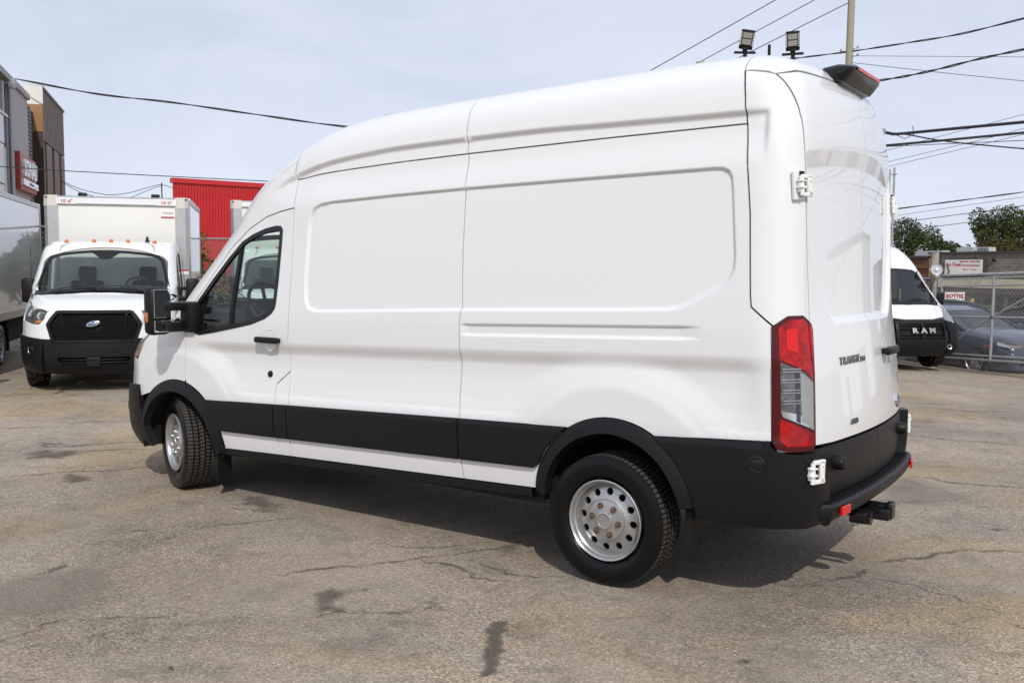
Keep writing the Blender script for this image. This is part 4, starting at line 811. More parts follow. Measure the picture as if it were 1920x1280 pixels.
# ---------------------------------------------------------------- ground: one sheet, the yard falls away gently to the right of the van
def gz(x, y):
    lat = (np.asarray(x, float)+2.475)*-.588+(np.asarray(y, float)-5.402)*-.809; t = lat-7.0
    return -.045*(np.sqrt(t*t+3)+t)/2
def gz1(x, y): return float(gz(x, y))
def asphalt():
    m = bpy.data.materials.new('worn_asphalt'); m.use_nodes = True; t = m.node_tree; n, l = t.nodes, t.links; b = n['Principled BSDF']; tcn = n.new('ShaderNodeTexCoord')
    def noise(sc_, det=4, ro=.6, dist=0):
        q = n.new('ShaderNodeTexNoise'); q.inputs['Scale'].default_value = sc_; q.inputs['Detail'].default_value = det; q.inputs['Roughness'].default_value = ro; q.inputs['Distortion'].default_value = dist; l.new(tcn.outputs['Object'], q.inputs['Vector']); return q.outputs['Fac']
    def ramp(f, *st):
        r = n.new('ShaderNodeValToRGB'); e = r.color_ramp.elements
        while len(e) < len(st): e.new(.5)
        for i, (p, c) in enumerate(st): e[i].position = p; e[i].color = (*c, 1) if len(c) == 3 else c
        l.new(f, r.inputs[0]); return r.outputs[0]
    def mixc(f, a, c, mode='MIX'):
        q = n.new('ShaderNodeMix'); q.data_type = 'RGBA'; q.blend_type = mode
        for i, v in ((0, f), (6, a), (7, c)):
            if hasattr(v, 'links'): l.new(v, q.inputs[i])
            else: q.inputs[i].default_value = v if i == 0 else (*v, 1)
        return q.outputs[2]
    g = lambda v: (v, v, v)
    base = ramp(noise(.55, 6, .6, .6), (.32, (.295, .240, .180)), (.5, (.345, .287, .225)), (.68, (.285, .246, .200)))
    sand = ramp(noise(.33, 5, .62, 1.2), (.50, g(0.)), (.62, g(.75)))
    c1 = mixc(sand, base, (.375, .285, .18))
    # exposed aggregate: pale and dark stones
    vo = n.new('ShaderNodeTexVoronoi'); vo.inputs['Scale'].default_value = 105; l.new(tcn.outputs['Object'], vo.inputs['Vector'])
    stone = ramp(vo.outputs['Color'], (.12, g(.52)), (.42, g(.90)), (.7, g(1.08)), (.93, g(1.75)))
    fade = ramp(noise(.8, 3), (.35, g(.45)), (.6, g(1.)))
    c2 = mixc(fade, c1, mixc(1.0, c1, stone, 'MULTIPLY'))
    fine = ramp(noise(210, 3, .7), (.32, g(.68)), (.55, g(1.)), (.72, g(1.35))); c3 = mixc(.75, c2, mixc(1.0, c2, fine, 'MULTIPLY'))
    bl = ramp(noise(3.2, 5, .7, .8), (.30, g(.60)), (.50, g(1.04))); c4 = mixc(.7, c3, mixc(1.0, c3, bl, 'MULTIPLY'))
    tr_ = ramp(noise(.22, 4, .6, 1.5), (.36, g(.78)), (.62, g(1.10))); c5 = mixc(1.0, c4, tr_, 'MULTIPLY')
    l.new(c5, b.inputs['Base Color']); b.inputs['Roughness'].default_value = .88; b.inputs['Specular IOR Level'].default_value = .3
    bp = n.new('ShaderNodeBump'); bp.inputs['Strength'].default_value = .55; bp.inputs['Distance'].default_value = .006; l.new(vo.outputs['Distance'], bp.inputs['Height'])
    bp2 = n.new('ShaderNodeBump'); bp2.inputs['Strength'].default_value = .35; bp2.inputs['Distance'].default_value = .004; l.new(noise(160, 3), bp2.inputs['Height']); l.new(bp.outputs[0], bp2.inputs['Normal']); l.new(bp2.outputs[0], b.inputs['Normal'])
    return m
def overlay(name, col, lo, hi, sc_, al=1.0, rough=.9):
    """a surface stain with frayed edges: noise decides where it covers; the mesh attribute 'edge' thins it at its outline"""
    m = bpy.data.materials.new(name); m.use_nodes = True; t = m.node_tree; n, l = t.nodes, t.links; b = n['Principled BSDF']
    tcn = n.new('ShaderNodeTexCoord'); q = n.new('ShaderNodeTexNoise'); q.inputs['Scale'].default_value = sc_; q.inputs['Detail'].default_value = 6; q.inputs['Roughness'].default_value = .72; l.new(tcn.outputs['Object'], q.inputs['Vector'])
    at = n.new('ShaderNodeAttribute'); at.attribute_name = 'edge'; ad = n.new('ShaderNodeMath'); ad.operation = 'ADD'; l.new(q.outputs['Fac'], ad.inputs[0]); l.new(at.outputs['Fac'], ad.inputs[1])
    r = n.new('ShaderNodeMapRange'); r.inputs['From Min'].default_value = lo; r.inputs['From Max'].default_value = hi; r.inputs['To Max'].default_value = al; l.new(ad.outputs[0], r.inputs['Value'])
    l.new(r.outputs[0], b.inputs['Alpha']); b.inputs['Roughness'].default_value = rough; b.inputs['Specular IOR Level'].default_value = .25
    q2 = n.new('ShaderNodeTexNoise'); q2.inputs['Scale'].default_value = 140; q2.inputs['Detail'].default_value = 3; l.new(tcn.outputs['Object'], q2.inputs['Vector']); rr = n.new('ShaderNodeValToRGB'); e = rr.color_ramp.elements
    e[0].position = .3; e[0].color = (*[c*.55 for c in col], 1); e[1].position = .7; e[1].color = (*[min(1, c*1.7) for c in col], 1); l.new(q2.outputs['Fac'], rr.inputs[0]); l.new(rr.outputs[0], b.inputs['Base Color']); return m
xs = np.concatenate([np.linspace(-900, -40, 20), np.linspace(-36, 60, 65), np.linspace(66, 900, 22)]); ysg = np.concatenate([np.linspace(-900, -110, 20), np.linspace(-105, 24, 88), np.linspace(30, 900, 20)])
XX, YY = np.meshgrid(xs, ysg, indexing='ij'); ZZ = gz(XX, YY); ZZ = np.maximum(ZZ, -4.2); ny = len(ysg)
V = np.stack([XX.ravel(), YY.ravel(), ZZ.ravel()], 1); F = [(i*ny+j, (i+1)*ny+j, (i+1)*ny+j+1, i*ny+j+1) for i in range(len(xs)-1) for j in range(ny-1)]
ground = structure(mesh('ground', V, F, asphalt(), None, True)); ground['label'] = 'worn sandy grey asphalt yard with cracks and patches'
crackm = overlay('crack_tar', (.105, .09, .072), .42, .78, 8, .78); darkm = overlay('oil_stain', (.10, .085, .068), .33, .60, 16, .82); wornm = overlay('worn_hollow', (.115, .096, .076), .44, .70, 7, .75); newm = overlay('newer_asphalt', (.23, .196, .16), -.02, .55, 30, .36)
def edge_attr(o, vals):
    a = o.data.attributes.new('edge', 'FLOAT', 'POINT'); a.data.foreach_set('value', [float(v) for v in vals])
def crack(pts, wd):
    P = dense(pts, 14)[:, :2] if len(pts) > 2 else densify(pts, .1, False); V = []; E = []; n = len(P); k = rng.normal(0, 1, n); wob = np.convolve(rng.normal(0, 1, n+8), np.ones(5)/5, 'same')[4:-4]
    for i in range(n):
        t = P[min(i+1, n-1)]-P[max(i-1, 0)]; t /= np.linalg.norm(t)+1e-9; nn = np.array([-t[1], t[0]]); c = P[i]+nn*wob[i]*.03; h = wd*(.55+.5*abs(k[i])*.6)*min(1, .25+4*i/n, .25+4*(n-1-i)/n)
        for s_, e in ((-2.2, -.45), (-.55, .12), (.55, .12), (2.2, -.45)): q = c+nn*h*s_*.6; V.append((q[0], q[1], gz1(*q)+.004)); E.append(e)
    o = mesh('crack', V, [(4*i+j, 4*i+j+1, 4*i+j+5, 4*i+j+4) for i in range(n-1) for j in range(3)], crackm, ground); edge_attr(o, E)
for p_, w_ in CRACKS: crack(p_, w_)
for i, (k_, p_, a_) in enumerate(PATCHES):
    ring = rnd(p_, .10, 4); lo, hi = ring.min(0)-.22, ring.max(0)+.22; h_ = max(.02, (hi-lo).max()/45); gx_, gy_ = np.meshgrid(np.arange(lo[0], hi[0], h_), np.arange(lo[1], hi[1], h_), indexing='ij'); sd = sd_poly(gx_.ravel(), gy_.ravel(), ring).reshape(gx_.shape)
    sd = sd+(.012 if k_ == 'dark' else .035)*np.sin(gx_*17+i)*np.sin(gy_*13+2*i)+.01*np.sin(gx_*41)*np.sin(gy_*37); wd_ = {'dark': .07, 'worn': .30, 'newer': .10}[k_]; zo = .0085 if k_ != 'newer' else .0045
    V = np.stack([gx_.ravel(), gy_.ravel(), gz(gx_, gy_).ravel()+zo], 1); nyy = gx_.shape[1]; F = [(a*nyy+b, (a+1)*nyy+b, (a+1)*nyy+b+1, a*nyy+b+1) for a in range(gx_.shape[0]-1) for b in range(nyy-1) if sd[a:a+2, b:b+2].min() < .10]
    o = mesh('patch', V, F, {'dark': darkm, 'worn': wornm, 'newer': newm}[k_], ground); edge_attr(o, (.14-.55*sstep(-wd_*.6, wd_*.45, sd)).ravel())
    bm = bmesh.new(); bm.from_mesh(o.data); bmesh.ops.delete(bm, geom=[v for v in bm.verts if not v.link_faces], context='VERTS'); bm.to_mesh(o.data); bm.free()
# crumbs of stone and a few dead leaves lying about
b = MB()
for i in range(420):
    a = rng.uniform(-1, 1); d_ = rng.uniform(2.6, 12)**1.0; az = YAW+a*.55; x, y = -2.475+d_*math.cos(az), 5.402+d_*math.sin(az); r = rng.uniform(.003, .009)
    b.add([(x+r*dx*rng.uniform(.6, 1.2), y+r*dy*rng.uniform(.6, 1.2), gz1(x, y)+max(0, r*dz*.8)) for dx, dy, dz in ((1, 0, 0), (-.5, .9, 0), (-.5, -.9, 0), (0, 0, 1))], [(0, 1, 3), (1, 2, 3), (2, 0, 3)])
gr_ = stuff(b.build('gravel', mat('grit', (.16, .14, .12), .9, var=.5, vscale=40))); gr_['label'] = 'loose stone crumbs scattered over the asphalt'; gr_['category'] = 'gravel'
lf = mesh('dead_leaf', [(-.02, 0, .012), (0, .012, .02), (.026, .0, .012), (0, -.013, .016), (.045, .002, .022)], [(0, 1, 2, 3), (1, 4, 2)], mat('leaf_brown', (.09, .035, .02), .7)); lf.location = (.94, 3.04, 0); tag(lf, 'small reddish brown dead leaf on the asphalt at the lower left', 'leaf')
# ---------------------------------------------------------------- box trucks
KT = WheelKit(120)
def ford_truck(loc, yaw, hb, zb, xr, label, signs=True, cabparts=True, xa=-3.5):
    t = thing('box_truck', label, 'truck', (*loc, gz1(*loc)), yaw, 'white box trucks parked in a row')
    class TB(Body):
        def w(s, p): return Vector((p[0]-3.75, p[1], p[2]-.125))
    B = TB(FC, t); 
    global rk
    old = rk; rk = lambda P, a=None: np.array(P, float)-np.array([3.75, 0, .125]) if np.abs(P).max() > 1.01 else np.array(P, float)
    try:
        if cabparts:
            cab(B, False, .17); well(B, ARCHF, .40, .46)
            B.panel('cab_side', [(2.425, 2.19), (2.42, 2.06), (2.428, 1.486), (2.455, 1.05), (2.45, .475), (2.30, .475), (2.30, 2.19)], SIDEC, M['white'], grid=.15)
            for i, y in enumerate((-.62, -.24, 0, .24, .62)):
                p, n = B.pt(TOPC, (2.92, y), 0); b = MB(); b.lathe([(.032, 0), (.032, .012), (.026, .03), (.012, .04), (0, .042)], 16, R=Matrix.Rotation(D(90), 3, 'X'), o=p); b.build('marker_light', M['amber'], t, True)
            p, n = B.pt(TOPC, (2.75, .50), 0); b = MB(); b.lathe([(.04, 0), (.022, .03), (.016, .075), (0, .08)], 12, R=Matrix.Rotation(D(90), 3, 'X'), o=p); b.build('roof_aerial', M['black'], t, True)
            b = MB(); b.tube([(.22, -.90, 1.22), (-.02, -.955, 2.02)], .006, 6, r2=.003); b.lathe([(.02, 0), (.014, .05), (0, .06)], 10, R=Matrix.Rotation(D(90), 3, 'X'), o=(.22, -.90, 1.20)); b.build('whip_aerial', M['black'], t)
            b = MB(); b.box((.02, .42, 1.325), (.10, .32, .004), 0, R=Matrix.Rotation(D(10), 3, 'Y')); b.build('dash_paper', M['paper'], t)
    finally: rk = old
    xf, z0 = -1.6, .80
    b = MB(); b.box(((xf+xr)/2, 0, (z0+zb)/2), (xf-xr-.12, 2*hb-.05, zb-z0-.08)); bx = b.build('box_body', M['white_box'], t)
    for s in (1, -1):
        b = MB(); b.box(((xf+xr)/2, s*(hb-.012), (z0+zb)/2), (xf-xr-.30, .02, zb-z0-.2)); b.build('side_wall', M['gloss_wall'], t)
        b = MB(); b.prism([(0, 0), (.0, .16), (.03, .20), (.10, .22), (.24, .22), (.24, .0)], z0, zb-.17, lambda a, c, d: (xf-a, s*(hb-.22+c), d)); b.build('corner_post', M['alu'], t)
        b = MB(); b.prism([(.24, 0), (.24, .205), (.09, .22), (.03, .195), (.0, .15), (0, 0)], zb-.17, zb, lambda a, c, d: (xf+.004-a*(1 if d < zb-.1 else .98), s*(hb-.215+c*(1.02 if d < zb-.1 else .97)), d)); c_ = b.build('corner_cap', M['cast'], t, False)
        b = MB(); b.lathe([(0, .004), (.013, .004), (.015, 0)], 10, R=Matrix.Rotation(D(-90), 3, 'Z'), o=(xf+.004, s*(hb-.05), zb-.035)); b.build('rivet', M['void'], c_)
        b = MB(); b.box(((xf+xr)/2, s*(hb-.005), zb-.05), (xf-xr-.4, .03, .10), .01); b.box(((xf+xr)/2, s*(hb-.005), z0+.06), (xf-xr-.3, .03, .14), .01); b.box((xr+.04, s*(hb-.02), (z0+zb)/2), (.08, .05, zb-z0), .01); b.build('side_rail', M['alu'], t)
        b = MB(); b.box((xf-.28, s*.55, zb+.025), (.09, .13, .075), .015); b.build('clearance_light', M['black'], t, True)
    b = MB(); w_ = hb-.205
    b.prism([(.015, 0), (.0, .06), (.012, .13), (.06, .165), (.2, .17), (.2, 0)], -w_, w_, lambda a, c, d: (xf+.0-a, d, zb-.17+c)); hd_ = b.build('front_header', M['alu'], t, True, 50)
    b = MB(); b.box((xf+.006, 0, zb-.085), (.012, 2*w_-.02, .085), .002); b.build('header_band', M['white'], hd_)
    b = MB(); b.box((xf-.02, 0, (z0+zb-.17)/2), (.03, 2*w_+.01, zb-.17-z0)); b.build('front_wall', M['white_box'], t)
    if signs:
        for y in (-w_+.14, w_-.14):
            b = MB(); b.box((xf+.014, y, zb-.093), (.006, .30, .085), .002); sg = b.build('height_sticker', M['white'], t); text("10'-6\"", .075, M['redtext'], sg, 'lettering', frame((xf+.018, y, zb-.093), (0, 1, 0), (0, 0, 1)), .001, bold=.0015)
        b = MB(); b.box((xf+.002, w_-.12, zb-.26), (.006, .22, .11), .002); sg = b.build('decal', M['white'], t); text('TRANSIT', .045, M['redtext'], sg, 'lettering', frame((xf+.006, w_-.12, zb-.255), (0, 1, 0), (0, 0, 1)), .001)
        b = MB(); b.box((xf+.006, w_-.13, zb-.318), (.004, .20, .018)); b.build('decal_stripe', M['redtext'], sg)
        b = MB(); b.box((xf+.004, hb-.10, 1.62), (.004, .15, .085)); sg = b.build('warning_sticker', M['white'], t); b = MB(); b.box((xf+.007, hb-.10, 1.648), (.003, .15, .026)); b.build('sticker_band', M['redtext'], sg)
    b = MB(); b.box((-3.0, .42, .62), (5.6, .08, .18)); b.box((-3.0, -.42, .62), (5.6, .08, .18)); b.box((xr/2-.8, 0, .76), (-xr-1.7, 1.8, .07)); b.build('chassis', M['under'], t)
    if xa < -4: b = MB(); b.box((-2.2, 0, .58), (1.9, 1.9, .42), .03); b.build('tool_box', M['under'], t); b = MB(); b.box((-6.0, 0, .55), (1.9, 1.8, .46), .03); b.build('under_box', M['under'], t)  # dark boxes added to darken the open space under this truck
    for s in (1, -1):
        KT.make(t, (0, s*.885, .3525), 0, s, .3); KT.make(t, (xa, s*.885, .3525), 0, s, 1.1)
        b = MB(); b.box((xa-.45, s*.88, .42), (.02, .3, .4)); b.build('mud_flap', M['black'], t)
    return t
def gloss_wall():
    m = mat('gloss_wall', (.62, .63, .615), .13, coat=.9, coat_rough=.02); return m
M['gloss_wall'] = gloss_wall()
ford_truck((10.22, -2.436), 2.445, 1.086, 2.815, -4.52, 'white box truck facing the camera, height stickers on both top corners of its box')
ford_truck((11.08, -6.76), 2.445, 1.122, 3.03, -5.2, 'white box truck seen through the cab windows of the big van', signs=False)
ford_truck((11.30, .47), D(142.3), 1.10, 2.95, -7.55, 'box truck at the left edge showing only its glossy side wall and a wheel', signs=False, xa=-4.05)
# ---------------------------------------------------------------- facade frame on the left
def brickless(name, col, var=.06, vs=2): return mat(name, col, .75, var=var, vscale=vs, bump=.15, bscale=60)
FB, FD, FO = np.array([37.88, -16.75]), np.array([.8025, -.5966]), np.array([-.5966, -.8025])
def fp(s, d, z): q = FB+s*FD+d*FO; return Vector((q[0], q[1], z))
def fbox(mb, s0, s1, d0, d1, z0, z1, mi=0):
    V = [fp(s, d, z) for z in (z0, z1) for s, d in ((s0, d0), (s1, d0), (s1, d1), (s0, d1))]; return mb.add(V, [(0, 1, 2, 3), (7, 6, 5, 4), (0, 4, 5, 1), (1, 5, 6, 2), (2, 6, 7, 3), (3, 7, 4, 0)], mi)
office = thing('office_building', 'modern three-storey building with white panels, grey wall and ribbed strips at the left edge', 'building', tuple(fp(-10, -5, 0)))
inv = Matrix.Translation(-fp(-10, -5, 0))
def part(name, mb, m, par=office, sm=False):
    o = mb.build(name, m, par, sm)
    if par is office: o.matrix_local = inv
    return o
greyw = brickless('grey_render', (.42, .40, .39)); panelw = mat('white_cladding', (.76, .77, .80), .45, var=.03); brown = mat('brown_cladding', (.18, .135, .108), .6, var=.06, vscale=.8); brownd = mat('dark_brown', (.045, .026, .016), .6); louv = mat('louver_grey', (.16, .14, .155), .6); orange = mat('orange_brown', (.30, .15, .06), .7); capw = mat('parapet_white', (.66, .64, .57), .7); winm = mat('window_pane', (.05, .06, .07), .08, spec=.5)
part('core', fbox(MB(), -30, 1.25, -14, -.45, -.5, 8.45), greyw)
part('wall', fbox(MB(), -5.3, -1.62, -.45, -.22, 3.0, 8.55), greyw)
part('wall', fbox(MB(), -30, -5.85, -.45, -.30, -.4, 4.0), panelw)
part('parapet', fbox(MB(), -30, -1.5, -.5, -.12, 8.5, 8.72), mat('parapet_flashing', (.30, .29, .29), .5))
for z in np.arange(3.0, 8.4, .16): part('louver', fbox(MB(), -1.62, -.45, -.40, -.27, z, z+.10), louv)
part('louver_back', fbox(MB(), -1.62, 1.25, -.45, -.42, 3, 8.4), brownd)
for z in np.arange(7.25, 8.4, .15): part('louver', fbox(MB(), -16, -7.55, -.42, -.25, z, z+.09), louv)
for s0, s1 in ((-7.45, -6.6), (-6.55, -5.95)):
    wn = part('window', fbox(MB(), s0, s1, -.42, -.30, 7.22, 8.3), winm); part('frame', fbox(MB(), s0-.06, s0, -.42, -.24, 7.15, 8.36), panelw, wn); part('sill', fbox(MB(), s0-.06, s1, -.42, -.22, 7.14, 7.22), panelw, wn)
for s0, s1, z0, z1 in ((-30, -6.65, 6.12, 7.1), (-9.05, -6.8, 4.66, 6.06), (-9.3, -6.95, 3.4, 4.6)): part('cladding_panel', fbox(MB(), s0, s1, -.42, -.26, z0, z1), panelw)
pk = mat('pinkish_cladding', (.58, .50, .50), .5)
part('cladding_panel', fbox(MB(), -6.9, -6.3, -.42, -.27, 3.2, 6.0), pk); part('recess', fbox(MB(), -14, -9.1, -.42, -.38, 3.3, 6.05), mat('recess_grey', (.34, .36, .35), .6))
b = MB(); b.tube([fp(-5.75, -.18, 2), fp(-5.75, -.18, 8.35)], .09, 10); b.box(fp(-5.75, -.15, 8.42), (.3, .3, .35), .03); part('drainpipe', b, M['galv'], sm=True)
part('pipe_strip', fbox(MB(), -6.25, -5.95, -.42, -.24, 2, 7.1), mat('strip_grey', (.22, .23, .26), .5))
# brown wing with dark slots
wing = thing('office_building', 'brown metal-clad block with dark vertical slots and a white parapet end', 'building', tuple(fp(5, -5, 0))); inv2 = Matrix.Translation(-fp(5, -5, 0))
def part2(name, mb, m, par=None, sm=False):
    o = mb.build(name, m, par or wing, sm)
    if par is None: o.matrix_local = inv2
    return o
part2('wall', fbox(MB(), 1.32, 8.4, -.5, -.06, 7.27, 9.5), brown); part2('core', fbox(MB(), 1.34, 8.36, -12, -.5, -.5, 9.45), brown); part2('parapet', fbox(MB(), 1.28, 8.45, -.56, 0, 9.5, 9.6), mat('parapet_brown', (.16, .12, .10), .5))
part2('end_wall', fbox(MB(), 1.24, 1.33, -.75, -.02, 8.78, 9.58), capw); part2('soffit', fbox(MB(), 1.20, 1.34, -.6, -.05, 7.6, 8.77), orange); part2('end_wall', fbox(MB(), 1.22, 1.33, -.6, -.05, -.4, 7.6), brownd)
for s0, s1 in ((1.34, 1.66), (2.25, 3.95), (4.65, 6.35), (7.1, 8.38)): part2('cladding_panel', fbox(MB(), s0, s1, -.5, -.06, -.4, 7.2), brown)
for s0, s1 in ((1.66, 2.25), (3.95, 4.65), (6.35, 7.1)): part2('slot_window', fbox(MB(), s0, s1, -.5, -.30, -.4, 7.2), brownd)
for s in np.arange(1.9, 8.3, .42): part2('rib', fbox(MB(), s, s+.02, -.07, -.045, 7.3, 9.48), brown)
sign = thing('shop_sign', 'red shop sign with raised white letters on the grey wall of the left building', 'sign', tuple(fp(-3.6, .0, 5.3))); inv3 = Matrix.Translation(-fp(-3.6, .0, 5.3))
def sp(name, mb, m, par=sign): o = mb.build(name, m, par); o.matrix_local = inv3 if par is sign else Matrix(); return o
sp('board', fbox(MB(), -5.45, -1.6, -.22, .02, 4.62, 5.97), mat('sign_red', (.42, .13, .085), .5)); sp('edge', fbox(MB(), -5.56, -5.45, -.22, .06, 4.60, 6.0), mat('sign_edge', (.30, .03, .02), .4))
Mx = frame(fp(-3.5, .06, 5.42), (FD[0], FD[1], 0), (0, 0, 1)); o = text('SONAU', .92, M['white'], sign, 'lettering', inv3@Mx, .07, bold=.02, sx=.95)
sp('pill', fbox(MB(), -5.2, -1.75, .02, .12, 4.78, 5.02), M['white']); o = text('mobile internet', .17, mat('grey_letter', (.25, .25, .27), .5), sign, 'lettering', inv3@frame(fp(-3.4, .125, 4.9), (FD[0], FD[1], 0), (0, 0, 1)), .004)
# ---------------------------------------------------------------- red corrugated shed
RA, RB = np.array([49.92, -31.86]), np.array([48.08, -38.05]); RD = (RB-RA)/np.linalg.norm(RB-RA); RN = np.array([RD[1], -RD[0]]); RN = RN if RN@(np.array([-2.5, 5.4])-RA) > 0 else -RN; RL = 6.46
def rp(s, d, z): q = RA+s*RD+d*RN; return Vector((q[0], q[1], z))
shed = thing('red_shed', 'bright red corrugated metal building behind the parked trucks', 'building'); redm = mat('red_sheet', (.50, .018, .022), .45, var=.05, vscale=.6)
def rbox(mb, s0, s1, d0, d1, z0, z1): V = [rp(s, d, z) for z in (z0, z1) for s, d in ((s0, d0), (s1, d0), (s1, d1), (s0, d1))]; return mb.add(V, [(0, 1, 2, 3), (7, 6, 5, 4), (0, 4, 5, 1), (1, 5, 6, 2), (2, 6, 7, 3), (3, 7, 4, 0)])
b = MB(); bk = Vector((.80, -.60, 0))*8; b.add([rp(.02, -.12, -2)+k for k in (Vector(), bk)]+[rp(RL-.1, -.12, -2)+k for k in (bk, Vector())]+[rp(.02, -.12, 7.2)+k for k in (Vector(), bk)]+[rp(RL-.1, -.12, 7.2)+k for k in (bk, Vector())], [(0, 1, 2, 3), (7, 6, 5, 4), (0, 4, 5, 1), (1, 5, 6, 2), (2, 6, 7, 3), (3, 7, 4, 0)]); b.build('core', redm, shed)
rbm = None
for i, s in enumerate(np.arange(.02, RL-.1, .195)):
    if rbm is None:
        b = MB(); b.prism([(0, 0), (.018, .035), (.085, .035), (.105, 0), (.18, 0), (.18, -.02), (0, -.02)], -1.5, 7.0, lambda a, c, d: rp(a, -.08+c, d)); rbm = b.build('rib', redm, shed); r_ = rbm
    else: r_ = rbm.copy(); C.objects.link(r_); r_.location = Vector((RD[0]*s, RD[1]*s, 0))
rbox(MB(), -.03, RL, -.5, .04, 7.0, 7.3).build('fascia', redm, shed); rbox(MB(), RL-.14, RL-.02, -.5, -.02, -1.5, 6.9).build('end_wall', brownd, shed)
# ---------------------------------------------------------------- chain-link fences
def chain(mb, P0, P1, z0, z1, pitch=.07, r=.0036):
    P0, P1 = Vector(P0), Vector(P1); L = (P1-P0).length; u = (P1-P0)/L; k = Vector((-u.y, u.x, 0)); H = z1-z0; n = int((L+H)/pitch)
    for i in range(n):
        for sgn in (1, -1):
            a0, a1 = i*pitch-H, i*pitch; lo, hi = max(a0, 0), min(a1, L)
            if hi-lo < .02: continue
            f = lambda a: P0+u*a+Vector((0, 0, z0-P0.z*0+((a-a0) if sgn > 0 else (a1-a))+0))
            A, B_ = f(lo), f(hi); A.z += P0.z; B_.z += P0.z; off = k*.002*sgn; t = (B_-A).normalized(); s1 = k*r; s2 = t.cross(k).normalized()*r
            mb.add([A+off+s1, A+off-s1*.5+s2, A+off-s1*.5-s2, B_+off+s1, B_+off-s1*.5+s2, B_+off-s1*.5-s2], [(0, 1, 4, 3), (1, 2, 5, 4), (2, 0, 3, 5)])
GA, GB = Vector((1.70, -16.35, 0)), Vector((-.07, -15.27, 0)); gu = (GB-GA).normalized(); GE = GA+gu*4.2
def gp(s, z): q = GA+gu*s; return Vector((q.x, q.y, z))
gate = thing('chain_link_gate', 'galvanised pipe gate with chain-link mesh and diagonal braces in front of the dark car', 'gate', tuple(gp(0, -.42)))
gi = Matrix.Translation(-gp(0, -.42))
def gpart(name, mb, m=None, sm=True): o = mb.build(name, m or M['galv'], gate, sm); o.matrix_local = gi; return o
SL = .034
for z, r in ((1.60, .030), (1.525, .020), (1.375, .020), (.735, .021), (-.045, .020), (-.13, .024)): gpart('rail', MB().tube([gp(.02, z), gp(4.2, z+4.2*SL)], r, 10))
for s in (.02, 1.30, 2.60, 3.90): gpart('post', MB().tube([gp(s, -.16+s*SL), gp(s+.015, 1.56+s*SL)], .028, 10))
for s0, s1, z0, z1 in ((.04, 1.30, .02, .735+1.3*SL), (1.30, 2.60, .735+1.3*SL, 1.5), (2.6, 3.9, .1, .85), (-.0, .02, 0, .01)): gpart('brace', MB().tube([gp(s0, z0), gp(s1, z1)], .018, 8))
gpart('joint', MB().box(gp(1.30, .735+1.3*SL), (.07, .07, .08), .02), M['rust'])
b = MB(); chain(b, gp(.03, 0), gp(4.2, 0), -.30, 1.55, .075); o = gpart('wire_mesh', b, M['galv'], False); stuff(o)
gpost = thing('gate_post', 'thick weathered round post carrying the gate and a lamp', 'post', tuple(GA+Vector((.12, -.12, -.45)))); b = MB(); b.tube([(0, 0, 0), (.02, 0, 1.3), (.03, 0, 2.55)], .075, 14); b.build('shaft', mat('post_paint', (.30, .28, .24), .8, var=.35, vscale=9), gpost, True); b = MB(); b.tube([(0, 0, 2.00), (0, 0, 2.06)], .085, 14); b.build('band', M['galv'], gpost, True)
lampt = thing('yard_lamp', 'round clear-fronted lamp clamped to the gate post', 'lamp', (1.78, -16.22, 1.72)); Rl = Vector((0, 1, 0)).rotation_difference(Vector((-.45, .85, .1)).normalized()).to_matrix()
b = MB(); b.lathe([(0, -.22), (.05, -.21), (.055, -.10), (.07, -.04), (.115, .05), (.12, .06)], 24, R=Rl); b.build('housing', M['galv'], lampt, True); b = MB(); b.lathe([(0, .055), (.10, .05), (.122, .056), (.128, .064), (.122, .072)], 24, R=Rl); b.build('lens', mat('lamp_lens', (.55, .54, .55), .15, metal=.4), lampt, True); b = MB(); b.lathe([(0, .09), (.03, .085), (.042, .06)], 16, R=Rl); b.build('bulb', M['white'], lampt, True); b = MB(); b.box((.06, -.13, .0), (.2, .06, .05), .01); b.build('clamp', M['galv'], lampt)
fence = thing('chain_link_fence', 'chain-link fence with rails running on behind the white van with the black nose', 'fence', (1.9, -16.5, -.45))
for z in (1.98, 1.62, 1.05): b = MB(); b.tube([(0, 0, z), (4.4, -6.7, z)], .024, 8); b.build('rail', M['galv'], fence, True)
for s in (.33, .66, 1.0): b = MB(); b.tube([(4.4*s, -6.7*s, 0), (4.4*s, -6.7*s, 2.05)], .03, 8); b.build('post', M['galv'], fence, True)
b = MB(); chain(b, (0, 0, 0), (4.4, -6.7, 0), .05, 2.0, .09); stuff(b.build('wire_mesh', M['galv'], fence))
bf = thing('chain_link_fence', 'tall chain-link fence between the trucks and the red building', 'fence', (15.5, -2.5, 0))
def bl(s, z): return (1.6*s*.2, -9.6*s, z)
for z in (2.42,): MB().tube([(0, 6, 2.75), (1.5, -6.6, 2.38), (1.7, -9, 2.43), (2.5, -16, 2.45)], .022, 8).build('rail', M['galv'], bf, True)
for q in ((0, 6), (.4, 2), (.9, -2), (1.5, -6.6), (2.5, -16), (2.1, -12)): MB().tube([(*q, 0), (*q, 2.45)], .028, 8).build('post', M['galv'], bf, True)
b = MB(); chain(b, (0, 6, 0), (1.5, -6.6, 0), .05, 2.4, .10); chain(b, (1.5, -6.6, 0), (2.5, -16, 0), .05, 2.4, .10); stuff(b.build('wire_mesh', M['galv'], bf))
